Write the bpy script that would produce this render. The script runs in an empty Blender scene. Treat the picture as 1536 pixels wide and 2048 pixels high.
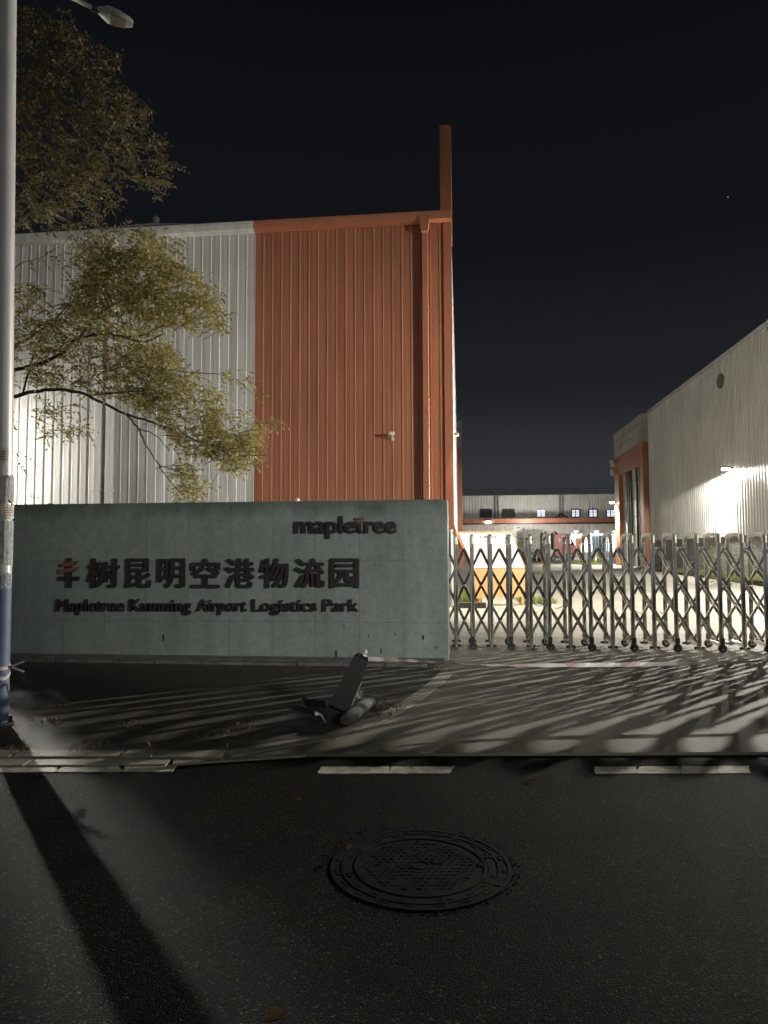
import bpy, math, random
from mathutils import Vector, Matrix, noise
random.seed(7)
S = bpy.context.scene
COL = S.collection
R = math.radians

# ------------------------------------------------------------------ camera
F, CX, CY, CAMH = 1410.0, 768.0, 1024.0, 1.45
PITCH, ROLL = math.atan(80 / F), -0.0040
cam_d = bpy.data.cameras.new('camera')
cam_d.sensor_fit = 'VERTICAL'; cam_d.sensor_height = 36.0; cam_d.sensor_width = 27.0
cam_d.lens = 36.0 * F / 2048.0
cam_d.clip_start = 0.05; cam_d.clip_end = 6000
cam = bpy.data.objects.new('camera', cam_d); COL.objects.link(cam)
CM = Matrix.Translation((0, 0, CAMH)) @ Matrix.Rotation(math.pi / 2 + PITCH, 4, 'X') @ Matrix.Rotation(ROLL, 4, 'Z')
cam.matrix_world = CM
S.camera = cam

# ------------------------------------------------------------------ world: night sky plus an added fill glow
W = bpy.data.worlds.new('World'); S.world = W; W.use_nodes = True
nt = W.node_tree; nt.nodes.clear()
def wn(t, **k):
    n = nt.nodes.new(t)
    for a, b in k.items(): setattr(n, a, b)
    return n
tc = wn('ShaderNodeTexCoord'); sep = wn('ShaderNodeSeparateXYZ')
nt.links.new(tc.outputs['Generated'], sep.inputs[0])
def ramp(stops, src):
    r = wn('ShaderNodeValToRGB'); r.color_ramp.interpolation = 'EASE'
    el = r.color_ramp.elements
    while len(el) < len(stops): el.new(0.5)
    for e, (p, c) in zip(el, stops):
        e.position = p; e.color = (*c, 1)
    nt.links.new(src, r.inputs[0]); return r.outputs[0]
# elevation gradient (z = sin of elevation)
sky = ramp([(0.0, (.046, .048, .054)), (.10, (.031, .033, .038)), (.24, (.0130, .0136, .0165)),
            (.42, (.0060, .0064, .0084)), (.75, (.0029, .0030, .0039))], sep.outputs['Z'])
# added fill glow low in the sky behind the photographer, lighting the fronts
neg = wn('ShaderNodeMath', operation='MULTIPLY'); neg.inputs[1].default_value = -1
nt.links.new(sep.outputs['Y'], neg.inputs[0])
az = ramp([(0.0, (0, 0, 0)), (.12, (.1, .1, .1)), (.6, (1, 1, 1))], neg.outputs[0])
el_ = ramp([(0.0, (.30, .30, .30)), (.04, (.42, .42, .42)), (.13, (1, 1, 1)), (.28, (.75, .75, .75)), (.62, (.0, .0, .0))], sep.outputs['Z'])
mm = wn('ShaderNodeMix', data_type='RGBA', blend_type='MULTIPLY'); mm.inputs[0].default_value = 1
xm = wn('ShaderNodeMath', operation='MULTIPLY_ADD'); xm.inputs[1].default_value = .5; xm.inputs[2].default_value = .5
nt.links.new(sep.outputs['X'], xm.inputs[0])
xl = ramp([(0, (.9, .9, .9)), (.28, (.7, .7, .7)), (.42, (.2, .2, .2)), (.55, (.2, .2, .2)), (.66, (1.2, 1.2, 1.2)), (1, (1.2, 1.2, 1.2))], xm.outputs[0])  # lobes shaped so the steel posts mirror bright sides and a dark middle
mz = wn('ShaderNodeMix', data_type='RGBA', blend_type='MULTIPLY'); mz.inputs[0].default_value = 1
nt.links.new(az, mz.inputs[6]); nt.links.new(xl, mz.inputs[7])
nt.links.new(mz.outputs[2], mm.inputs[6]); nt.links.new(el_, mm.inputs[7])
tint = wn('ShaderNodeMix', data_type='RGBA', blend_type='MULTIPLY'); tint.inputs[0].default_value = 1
FILL_GLOW = 0.40
tint.inputs[7].default_value = (FILL_GLOW * .98, FILL_GLOW * 1.0, FILL_GLOW * .95, 1)
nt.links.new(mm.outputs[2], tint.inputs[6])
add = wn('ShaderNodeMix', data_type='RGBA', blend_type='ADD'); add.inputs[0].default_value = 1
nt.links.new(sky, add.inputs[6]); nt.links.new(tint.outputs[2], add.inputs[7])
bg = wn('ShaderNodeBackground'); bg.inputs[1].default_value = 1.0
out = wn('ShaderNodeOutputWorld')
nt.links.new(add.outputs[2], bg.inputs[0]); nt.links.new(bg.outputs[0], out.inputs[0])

S.view_settings.view_transform = 'Standard'; S.view_settings.look = 'None'
S.view_settings.exposure = 0.0; S.view_settings.gamma = 1.0
S.render.engine = 'CYCLES'
S.cycles.use_denoising = True
S.cycles.sample_clamp_indirect = 6.0
S.cycles.max_bounces = 6
S.cycles.blur_glossy = 0.5

# ------------------------------------------------------------------ frames of reference
A = math.atan(0.1085)                       # the logistics park is turned by this against the road
E_ = Vector((math.cos(A), -math.sin(A), 0)); D_ = Vector((math.sin(A), math.cos(A), 0))
def w2c(p): return Vector((p.dot(E_), p.dot(D_), p.z))
def c2w(u, v, z=0): return E_ * u + D_ * v + Vector((0, 0, z))
def ray(px, py): return (CM.to_3x3() @ Vector(((px - CX) / F, (CY - py) / F, -1))).normalized()
O = Vector((0, 0, CAMH))
def ground(px, py, z=0):
    r = ray(px, py); return O + r * ((z - CAMH) / r.z)
def at_y(px, py, Y):
    r = ray(px, py); return O + r * (Y / r.y)
def hit_v(px, py, v):
    r = w2c(ray(px, py)); t = v / r.y; p = w2c(O) + r * t; return p.x, p.z
def hit_u(px, py, u):
    r = w2c(ray(px, py)); t = u / r.x; p = w2c(O) + r * t; return p.y, p.z
def gz(Y):                                   # the yard rises gently away from the road
    t = min(max((Y - 20) / 28.0, 0), 1); return 0.02 + 0.33 * t

# ------------------------------------------------------------------ materials
MATS = {}
def mat(name, col, rough=.6, metal=0, var=.15, vscale=4.0, bump=0, bscale=40, spec=.5, emit=None, estr=0, col2=None, detail=5):
    if name in MATS: return MATS[name]
    m = bpy.data.materials.new(name); m.use_nodes = True; MATS[name] = m
    t = m.node_tree; b = t.nodes['Principled BSDF']
    b.inputs['Roughness'].default_value = rough; b.inputs['Metallic'].default_value = metal
    b.inputs['Specular IOR Level'].default_value = spec
    co = t.nodes.new('ShaderNodeTexCoord')
    n = t.nodes.new('ShaderNodeTexNoise'); n.inputs['Scale'].default_value = vscale; n.inputs['Detail'].default_value = detail
    t.links.new(co.outputs['Object'], n.inputs['Vector'])
    r = t.nodes.new('ShaderNodeValToRGB'); e = r.color_ramp.elements
    c2 = col2 or tuple(c * (1 - var) for c in col)
    c1 = col if col2 else tuple(c * (1 + var) for c in col)
    e[0].position = .32; e[0].color = (*c2, 1); e[1].position = .68; e[1].color = (*c1, 1)
    t.links.new(n.outputs['Fac'], r.inputs[0]); t.links.new(r.outputs[0], b.inputs['Base Color'])
    if bump:
        n2 = t.nodes.new('ShaderNodeTexNoise'); n2.inputs['Scale'].default_value = bscale; n2.inputs['Detail'].default_value = 6
        t.links.new(co.outputs['Object'], n2.inputs['Vector'])
        bp = t.nodes.new('ShaderNodeBump'); bp.inputs['Strength'].default_value = 1; bp.inputs['Distance'].default_value = bump
        t.links.new(n2.outputs['Fac'], bp.inputs['Height']); t.links.new(bp.outputs[0], b.inputs['Normal'])
    if emit:
        b.inputs['Emission Color'].default_value = (*emit, 1); b.inputs['Emission Strength'].default_value = estr
    return m

def nodes_of(m): return m.node_tree, m.node_tree.nodes['Principled BSDF']
white_clad = mat('white_cladding_paint', (.58, .57, .54), .42, 0, .06, .7)
orange_clad = mat('orange_cladding_paint', (.345, .136, .074), .45, 0, .07, .6)
orange_dark = mat('orange_trim_paint', (.35, .13, .068), .45, 0, .06, 1.5)
grey_clad = mat('grey_cladding_paint', (.66, .655, .635), .4, .0, .07, .5)
conc_base = mat('base_wall_concrete', (.26, .26, .25), .85, 0, .15, 1.2, .004, 30)
roof_m = mat('roof_sheet', (.18, .18, .18), .6)
steel = mat('polished_steel', (.70, .70, .68), .10, 1.0, .05, 6)
steel_bar = mat('brushed_steel', (.60, .58, .53), .15, 1.0, .08, 9)
cap_m = mat('cast_cap', (.52, .50, .45), .42, .4, .1, 8)
black_rub = mat('black_rubber', (.035, .035, .038), .6, 0, .2, 20)
dark_metal = mat('dark_metal', (.03, .03, .03), .5, .3, .2, 10)
letter_m = mat('bronze_black_letter', (.022, .019, .018), .5, .2, .2, 10)
letter_side = letter_m
orange_let = mat('orange_letter', (.15, .055, .026), .5, 0, .12, 10)
pole_white = mat('pole_grey_paint', (.46, .46, .45), .42, .2, .08, 3)
pole_blue = mat('pole_blue_paint', (.085, .115, .21), .55, 0, .18, 5)
bark = mat('bark', (.055, .043, .032), .9, 0, .35, 12, .006, 40)
soil = mat('soil', (.05, .045, .035), .95, 0, .3, 8, .01, 30)
glass_dark = mat('dark_window_glass', (.03, .035, .04), .12, 0, .1, 2)
frame_w = mat('window_frame_white', (.5, .5, .5), .5)
lit_win = mat('lit_window', (.6, .65, .7), .4, 0, .05, 2, emit=(.80, .90, 1.0), estr=.85)
lamp_em = mat('lamp_lens', (.9, .9, .85), .3, 0, .02, 2, emit=(1.0, .93, .78), estr=40)
tube_em = mat('tube_lamp', (.9, .9, .9), .3, 0, .02, 2, emit=(.92, .97, 1.0), estr=9)
cam_white = mat('camera_housing', (.62, .60, .55), .4)
cam_orange = mat('orange_lamp_housing', (.42, .22, .05), .45)
board_white = mat('board_white', (.62, .60, .55), .5, 0, .05, 3)
board_orange = mat('board_orange', (.52, .22, .055), .5, 0, .06, 3)
text_grey = mat('board_text', (.16, .15, .14), .7)
truck_white = mat('truck_white', (.52, .52, .50), .45)
truck_red = mat('truck_red', (.38, .035, .03), .4)
grass_m = mat('grass', (.075, .105, .028), .8, 0, .4, 20)
kerb_m = mat('kerb_stone', (.30, .28, .23), .85, 0, .28, 6, .004, 60)
paint_m = mat('road_paint', (.42, .40, .33), .85, 0, .30, 14, .0015, 200)
tape_m = None
paper_m = mat('white_paper', (.7, .7, .68), .7)
leaf_dry = mat('dry_leaf', (.22, .14, .06), .7, 0, .3, 20)
iron = mat('cast_iron', (.0155, .0148, .0135), .85, 0, .45, 9, .0016, 90, spec=.06)
foam_conc = mat('torn_concrete', (.048, .047, .041), .9, 0, .3, 12, .006, 40)
wood_dark = mat('dark_plinth', (.11, .105, .095), .9, 0, .3, 6, .006, 30)

def weather(m, sc=(5, 5, .22), dark=(.74, .73, .70, 1)):
    t, b = nodes_of(m); src = b.inputs['Base Color'].links[0].from_socket
    co = t.nodes.new('ShaderNodeTexCoord'); mp = t.nodes.new('ShaderNodeMapping'); mp.inputs['Scale'].default_value = sc; t.links.new(co.outputs['Object'], mp.inputs[0])
    n = t.nodes.new('ShaderNodeTexNoise'); n.inputs['Scale'].default_value = 1; n.inputs['Detail'].default_value = 7; n.inputs['Roughness'].default_value = .65; t.links.new(mp.outputs[0], n.inputs[0])
    r = t.nodes.new('ShaderNodeValToRGB'); e = r.color_ramp.elements; e[0].position = .34; e[0].color = dark; e[1].position = .6; e[1].color = (1.03, 1.03, 1.03, 1); t.links.new(n.outputs['Fac'], r.inputs[0])
    x = t.nodes.new('ShaderNodeMix'); x.data_type = 'RGBA'; x.blend_type = 'MULTIPLY'; x.inputs[0].default_value = 1
    t.links.new(src, x.inputs[6]); t.links.new(r.outputs[0], x.inputs[7]); t.links.new(x.outputs[2], b.inputs['Base Color'])
for q in (white_clad, orange_clad, grey_clad, conc_base): weather(q)
# asphalt: stone chips in bitumen
asph = bpy.data.materials.new('asphalt'); asph.use_nodes = True
t, b = nodes_of(asph)
co = t.nodes.new('ShaderNodeTexCoord')
v1 = t.nodes.new('ShaderNodeTexVoronoi'); v1.inputs['Scale'].default_value = 150
n1 = t.nodes.new('ShaderNodeTexNoise'); n1.inputs['Scale'].default_value = 1.3; n1.inputs['Detail'].default_value = 6
n3 = t.nodes.new('ShaderNodeTexNoise'); n3.inputs['Scale'].default_value = 150; n3.inputs['Detail'].default_value = 3
for q in (v1, n1, n3): t.links.new(co.outputs['Object'], q.inputs['Vector'])
rr = t.nodes.new('ShaderNodeValToRGB'); e = rr.color_ramp.elements
e[0].position = 0; e[0].color = (.0075, .0073, .0066, 1); e[1].position = 1; e[1].color = (.030, .028, .024, 1)
e.new(.6).color = (.0135, .0128, .0112, 1); e.new(.93).color = (.025, .023, .02, 1); e[3].color = (.11, .105, .095, 1)
cs = t.nodes.new('ShaderNodeSeparateColor'); t.links.new(v1.outputs['Color'], cs.inputs[0])
t.links.new(cs.outputs[0], rr.inputs[0])
mx = t.nodes.new('ShaderNodeMix'); mx.data_type = 'RGBA'; mx.blend_type = 'MULTIPLY'; mx.inputs[0].default_value = .8
r2 = t.nodes.new('ShaderNodeValToRGB'); r2.color_ramp.elements[0].position = .35; r2.color_ramp.elements[0].color = (.40, .40, .40, 1)
r2.color_ramp.elements[1].position = .7; r2.color_ramp.elements[1].color = (1.2, 1.17, 1.1, 1)
t.links.new(n1.outputs['Fac'], r2.inputs[0]); t.links.new(rr.outputs[0], mx.inputs[6]); t.links.new(r2.outputs[0], mx.inputs[7])
t.links.new(mx.outputs[2], b.inputs['Base Color'])
b.inputs['Roughness'].default_value = .9; b.inputs['Specular IOR Level'].default_value = .05
ad = t.nodes.new('ShaderNodeMath'); ad.operation = 'MULTIPLY_ADD'; ad.inputs[1].default_value = .6
t.links.new(n3.outputs['Fac'], ad.inputs[0]); t.links.new(v1.outputs['Distance'], ad.inputs[2])
bp = t.nodes.new('ShaderNodeBump'); bp.inputs['Strength'].default_value = 1; bp.inputs['Distance'].default_value = .0055; bp.invert = True
t.links.new(ad.outputs[0], bp.inputs['Height']); t.links.new(bp.outputs[0], b.inputs['Normal'])

# concrete of the driveway and yard: stains and slab joints
def concrete(name, c1, c2, joint=None):
    m = bpy.data.materials.new(name); m.use_nodes = True; t, b = nodes_of(m)
    co = t.nodes.new('ShaderNodeTexCoord')
    n1 = t.nodes.new('ShaderNodeTexNoise'); n1.inputs['Scale'].default_value = .55; n1.inputs['Detail'].default_value = 8; n1.inputs['Roughness'].default_value = .6
    n2 = t.nodes.new('ShaderNodeTexNoise'); n2.inputs['Scale'].default_value = 60; n2.inputs['Detail'].default_value = 6
    for q in (n1, n2): t.links.new(co.outputs['Object'], q.inputs['Vector'])
    r = t.nodes.new('ShaderNodeValToRGB'); e = r.color_ramp.elements
    e[0].position = .3; e[0].color = (*c2, 1); e[1].position = .7; e[1].color = (*c1, 1)
    t.links.new(n1.outputs['Fac'], r.inputs[0])
    mx = t.nodes.new('ShaderNodeMix'); mx.data_type = 'RGBA'; mx.blend_type = 'MULTIPLY'; mx.inputs[0].default_value = .35
    t.links.new(r.outputs[0], mx.inputs[6]); t.links.new(n2.outputs['Fac'], mx.inputs[7])
    last = mx.outputs[2]
    if joint:
        br = t.nodes.new('ShaderNodeTexBrick'); br.offset = joint[2]; br.inputs['Scale'].default_value = 1
        br.inputs['Brick Width'].default_value = joint[0]; br.inputs['Row Height'].default_value = joint[1]
        br.inputs['Mortar Size'].default_value = joint[3]; br.inputs['Mortar Smooth'].default_value = .2
        br.inputs['Color1'].default_value = (1, 1, 1, 1); br.inputs['Color2'].default_value = (joint[4],) * 3 + (1,); br.inputs['Mortar'].default_value = (.35, .33, .3, 1)
        mp = t.nodes.new('ShaderNodeMapping'); mp.inputs['Rotation'].default_value = (joint[6], 0, joint[5]); mp.inputs['Location'].default_value = (40, 0, 0) if joint[0] > 20 else (0, 0, 0); t.links.new(co.outputs['Object'], mp.inputs[0]); t.links.new(mp.outputs[0], br.inputs['Vector'])
        m2 = t.nodes.new('ShaderNodeMix'); m2.data_type = 'RGBA'; m2.blend_type = 'MULTIPLY'; m2.inputs[0].default_value = 1
        t.links.new(last, m2.inputs[6]); t.links.new(br.outputs['Color'], m2.inputs[7]); last = m2.outputs[2]
    t.links.new(last, b.inputs['Base Color']); b.inputs['Roughness'].default_value = .82
    bp = t.nodes.new('ShaderNodeBump'); bp.inputs['Strength'].default_value = 1; bp.inputs['Distance'].default_value = .003
    t.links.new(n2.outputs['Fac'], bp.inputs['Height']); t.links.new(bp.outputs[0], b.inputs['Normal'])
    return m
drive_m = concrete('driveway_concrete', (.27, .25, .20), (.165, .152, .122), (90.0, 4.2, 0, .018, .92, A, 0))
walk_m = concrete('paving_brick', (.105, .085, .068), (.06, .052, .043), (.42, .21, .5, .012, .72, 0.02, 0))
# granite of the sign wall: flamed slabs, damp dark stain under the top edge
gran = concrete('sign_granite', (.30, .342, .31), (.222, .256, .232), (0.60, .83, 0, .0035, .93, 0, R(90)))
t, b = nodes_of(gran)
for n in t.nodes:
    if n.type == 'TEX_BRICK': n.inputs['Mortar'].default_value = (.55, .55, .55, 1)
    if n.type == 'BUMP': n.inputs['Distance'].default_value = .006
    if n.type == 'TEX_NOISE' and n.inputs['Scale'].default_value > 20: n.inputs['Scale'].default_value = 75
    if n.type == 'MAPPING': n.inputs['Location'].default_value = (0.414, 0.51, 0)
src = b.inputs['Base Color'].links[0].from_socket
co = t.nodes.new('ShaderNodeTexCoord'); sx = t.nodes.new('ShaderNodeSeparateXYZ'); t.links.new(co.outputs['Object'], sx.inputs[0])
nn = t.nodes.new('ShaderNodeTexNoise'); nn.inputs['Scale'].default_value = 2.6; nn.inputs['Detail'].default_value = 7
t.links.new(co.outputs['Object'], nn.inputs['Vector'])
ma = t.nodes.new('ShaderNodeMath'); ma.operation = 'MULTIPLY_ADD'; ma.inputs[1].default_value = .55
t.links.new(nn.outputs['Fac'], ma.inputs[0]); t.links.new(sx.outputs['Z'], ma.inputs[2])
st = t.nodes.new('ShaderNodeValToRGB'); e = st.color_ramp.elements
e[0].position = .0; e[0].color = (1, 1, 1, 1); e[1].position = 1; e[1].color = (.5, .55, .52, 1)
mr = t.nodes.new('ShaderNodeMapRange'); mr.inputs[1].default_value = 2.18; mr.inputs[2].default_value = 2.40
t.links.new(ma.outputs[0], mr.inputs[0]); t.links.new(mr.outputs[0], st.inputs[0])
m2 = t.nodes.new('ShaderNodeMix'); m2.data_type = 'RGBA'; m2.blend_type = 'MULTIPLY'; m2.inputs[0].default_value = 1
t.links.new(src, m2.inputs[6]); t.links.new(st.outputs[0], m2.inputs[7]); t.links.new(m2.outputs[2], b.inputs['Base Color'])
weather(gran, (2.4, 2.4, .5), (.80, .80, .79, 1))
weather(gran, (14, 14, 14), (.84, .85, .84, 1))

# painted pole: grey paint with scuffed old poster patches
def stripes(name, c1, c2, period):
    m = bpy.data.materials.new(name); m.use_nodes = True; t, b = nodes_of(m)
    co = t.nodes.new('ShaderNodeTexCoord'); wv = t.nodes.new('ShaderNodeTexWave'); wv.bands_direction = 'X'
    wv.inputs['Scale'].default_value = 6.2832 / 20 / period * 1.0; wv.inputs['Distortion'].default_value = 1.5; wv.inputs['Detail'].default_value = 3
    t.links.new(co.outputs['Object'], wv.inputs['Vector'])
    r = t.nodes.new('ShaderNodeValToRGB'); r.color_ramp.interpolation = 'CONSTANT'
    r.color_ramp.elements[0].color = (*c1, 1); r.color_ramp.elements[1].position = .72; r.color_ramp.elements[1].color = (*c2, 1)
    t.links.new(wv.outputs['Fac'], r.inputs[0]); t.links.new(r.outputs[0], b.inputs['Base Color'])
    b.inputs['Roughness'].default_value = .35; return m
tape_m = stripes('barrier_tape', (.60, .57, .53), (.48, .32, .31), .55)
# leaves: individual leaves differ in colour
def leafmat(name, cols):
    m = bpy.data.materials.new(name); m.use_nodes = True; t, b = nodes_of(m)
    g = t.nodes.new('ShaderNodeNewGeometry'); r = t.nodes.new('ShaderNodeValToRGB'); e = r.color_ramp.elements
    while len(e) < len(cols): e.new(.5)
    for k, c in enumerate(cols): e[k].position = k / (len(cols) - 1); e[k].color = (*c, 1)
    t.links.new(g.outputs['Random Per Island'], r.inputs[0]); t.links.new(r.outputs[0], b.inputs['Base Color'])
    b.inputs['Roughness'].default_value = .55
    tr = t.nodes.new('ShaderNodeBsdfTranslucent'); t.links.new(r.outputs[0], tr.inputs[0])
    ms = t.nodes.new('ShaderNodeMixShader'); ms.inputs[0].default_value = .45
    o = t.nodes['Material Output']
    t.links.new(b.outputs[0], ms.inputs[1]); t.links.new(tr.outputs[0], ms.inputs[2]); t.links.new(ms.outputs[0], o.inputs[0])
    return m
leaf_a = leafmat('autumn_leaf', [(.17, .165, .055), (.28, .255, .085), (.40, .33, .10), (.21, .19, .07), (.31, .22, .08)])
leaf_b = leafmat('dark_leaf', [(.06, .064, .025), (.115, .095, .03), (.085, .075, .026), (.20, .125, .04)])
leaf_r = leafmat('russet_leaf', [(.13, .05, .03), (.18, .08, .035), (.10, .06, .03)])
leaf_g = leafmat('bush_leaf', [(.06, .075, .02), (.11, .12, .03), (.19, .17, .05)])

# ------------------------------------------------------------------ mesh builder
BASE = {}
class MB:
    def __init__(s): s.v = []; s.f = []
    def add(s, vs, fs):
        n = len(s.v); s.v += [Vector(p) for p in vs]; s.f += [[n + i for i in q] for q in fs]; return s
    def box(s, x0, x1, y0, y1, z0, z1, bev=0):
        if bev:
            return s.prism([(x0 + bev, y0), (x1 - bev, y0), (x1, y0 + bev), (x1, y1 - bev), (x1 - bev, y1), (x0 + bev, y1), (x0, y1 - bev), (x0, y0 + bev)], z0, z1)
        return s.add([(x, y, z) for z in (z0, z1) for y in (y0, y1) for x in (x0, x1)],
                     [(0, 2, 3, 1), (4, 5, 7, 6), (0, 1, 5, 4), (2, 6, 7, 3), (0, 4, 6, 2), (1, 3, 7, 5)])
    def prism(s, out, z0, z1):                       # outline in x,y
        n = len(out)
        return s.add([(x, y, z0) for x, y in out] + [(x, y, z1) for x, y in out],
                     [list(range(n))[::-1], list(range(n, 2 * n))] + [(i, (i + 1) % n, n + (i + 1) % n, n + i) for i in range(n)])
    def prism_xz(s, out, y0, y1):
        n = len(out)
        return s.add([(x, y0, z) for x, z in out] + [(x, y1, z) for x, z in out],
                     [list(range(n)), list(range(n, 2 * n))[::-1]] + [(i, n + i, n + (i + 1) % n, (i + 1) % n) for i in range(n)])
    def extr(s, pts, vec):
        n = len(pts); vec = Vector(vec); pts = [Vector(p) for p in pts]
        return s.add(pts + [p + vec for p in pts],
                     [list(range(n))[::-1], list(range(n, 2 * n))] + [(i, (i + 1) % n, n + (i + 1) % n, n + i) for i in range(n)])
    def tube(s, pts, rad, n=8, cap=True):
        pts = [Vector(p) for p in pts]
        if not hasattr(rad, '__len__'): rad = [rad] * len(pts)
        base = len(s.v); up = None
        for i, p in enumerate(pts):
            d = (pts[min(i + 1, len(pts) - 1)] - pts[max(i - 1, 0)]).normalized()
            if up is None or abs(up.dot(d)) > .98:
                up = Vector((0, 0, 1)) if abs(d.z) < .9 else Vector((1, 0, 0))
            a = d.cross(up).normalized(); bb = a.cross(d).normalized(); up = bb
            for k in range(n):
                th = 2 * math.pi * k / n
                s.v.append(p + (a * math.cos(th) + bb * math.sin(th)) * rad[i])
        for i in range(len(pts) - 1):
            for k in range(n):
                k2 = (k + 1) % n
                s.f.append([base + i * n + k, base + i * n + k2, base + (i + 1) * n + k2, base + (i + 1) * n + k])
        if cap:
            s.f.append([base + k for k in range(n)][::-1]); m = base + (len(pts) - 1) * n
            s.f.append([m + k for k in range(n)])
        return s
    def bar(s, p0, p1, w, h, side):                  # rectangular bar; side = direction of its width
        p0 = Vector(p0); p1 = Vector(p1); d = (p1 - p0).normalized(); side = Vector(side).normalized(); nrm = d.cross(side).normalized()
        q = []
        for p in (p0, p1):
            for a, b_ in ((-1, -1), (1, -1), (1, 1), (-1, 1)):
                q.append(p + side * (a * w / 2) + nrm * (b_ * h / 2))
        return s.add(q, [(3, 2, 1, 0), (4, 5, 6, 7), (0, 1, 5, 4), (1, 2, 6, 5), (2, 3, 7, 6), (3, 0, 4, 7)])
    def disc(s, c, axis, r, h, n=24):
        c = Vector(c); ax = Vector(axis).normalized(); return s.tube([c - ax * h / 2, c + ax * h / 2], r, n)
    def ball(s, c, r, n=10, sq=(1, 1, 1), jit=0):
        c = Vector(c); m = n // 2; vs = []; fs = []
        for i in range(m + 1):
            th = math.pi * i / m
            for k in range(n):
                ph = 2 * math.pi * k / n; rr = r * (1 + jit * random.uniform(-1, 1))
                vs.append(c + Vector((math.sin(th) * math.cos(ph) * rr * sq[0], math.sin(th) * math.sin(ph) * rr * sq[1], math.cos(th) * rr * sq[2])))
        for i in range(m):
            for k in range(n):
                fs.append((i * n + k, (i + 1) * n + k, (i + 1) * n + (k + 1) % n, i * n + (k + 1) % n))
        return s.add(vs, fs)
    def ribbed(s, a, b, z0, z1, fn, pitch=.26, w=.045, h=.03, minor=True):
        prof = []; x = a
        while x < b - 1e-6:
            e = min(x + pitch, b); seq = [(0, 0)]
            if minor: seq += [(pitch * .32, 0), (pitch * .35, h * .16), (pitch * .40, h * .16), (pitch * .43, 0)]
            seq += [(pitch - w, 0), (pitch - w * .72, h), (pitch - w * .28, h)]
            prof += [(x + q, o) for q, o in seq if x + q < b]; x += pitch
        prof.append((b, 0)); n = len(s.v)
        for q, o in prof: s.v.append(Vector(fn(q, o, z0))); s.v.append(Vector(fn(q, o, z1)))
        for i in range(len(prof) - 1): s.f.append([n + 2 * i, n + 2 * i + 2, n + 2 * i + 3, n + 2 * i + 1])
        return s
    def obj(s, name, m, base=Vector((0, 0, 0)), smooth=False):
        me = bpy.data.meshes.new(name); me.from_pydata([tuple(p - base) for p in s.v], [], s.f); me.validate()
        import bmesh
        bm = bmesh.new(); bm.from_mesh(me); bmesh.ops.recalc_face_normals(bm, faces=bm.faces); bm.to_mesh(me); bm.free()
        me.materials.append(m)
        if smooth:
            me.polygons.foreach_set('use_smooth', [True] * len(me.polygons))
            try: me.set_sharp_from_angle(angle=R(38))
            except Exception: pass
        o = bpy.data.objects.new(name, me); COL.objects.link(o); return o

def tag(o, label=None, cat=None, group=None, kind=None):
    if label: o['label'] = label
    if cat: o['category'] = cat
    if group: o['group'] = group
    if kind: o['kind'] = kind
    return o
def thing(name, label, cat, base, comp=True, group=None):
    """Empty at a thing's base. comp: base is given in the park's own frame (u,v,z)."""
    o = bpy.data.objects.new(name, None); COL.objects.link(o); o.empty_display_size = .3
    b_ = Vector(base); o.location = c2w(*b_) if comp else b_
    if comp: o.rotation_euler = (0, 0, -A)
    BASE[o] = b_; return tag(o, label, cat, group)
def part(mb, name, m, parent, smooth=False, label=None):
    root = parent
    while root.parent: root = root.parent
    o = mb.obj(name, m, BASE[root], smooth); o.parent = parent
    if label: o['label'] = label
    return o
def single(mb, name, m, label, cat, base, comp=True, group=None, smooth=False):
    b_ = Vector(base); o = mb.obj(name, m, b_, smooth); o.location = c2w(*b_) if comp else b_
    if comp: o.rotation_euler = (0, 0, -A)
    return tag(o, label, cat, group)
def struct(mb, name, m, smooth=False):
    return tag(mb.obj(name, m, smooth=smooth), kind='structure')
def lamp(name, kind, loc, energy, col, parent, size=.1, spot=None, aim=None, blend=.15):
    L = bpy.data.lights.new(name, kind); L.energy = energy; L.color = col; L.shadow_soft_size = size
    if spot: L.spot_size = R(spot); L.spot_blend = blend
    o = bpy.data.objects.new(name, L); COL.objects.link(o); o.parent = parent
    o.matrix_parent_inverse = Matrix.Identity(4)
    o.location = Vector(loc) - BASE[parent]
    if aim: o.rotation_euler = Vector(aim).to_track_quat('-Z', 'Y').to_euler()
    return o
WARM = (1.0, .95, .84)

# ================================================================== SETTING
m = MB(); m.add([(-1500, -1500, -.08), (1500, -1500, -.08), (1500, 3000, -.08), (-1500, 3000, -.08)], [(0, 1, 2, 3)])
struct(m, 'ground', soil)
YE = 5.10                                             # far edge of the road
m = MB(); m.add([(-90, -40, 0), (90, -40, 0), (90, YE, 0), (-90, YE, 0)], [(0, 1, 2, 3)])
road = struct(m, 'road', asph); BASE[road] = Vector((0, 0, 0))
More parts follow.
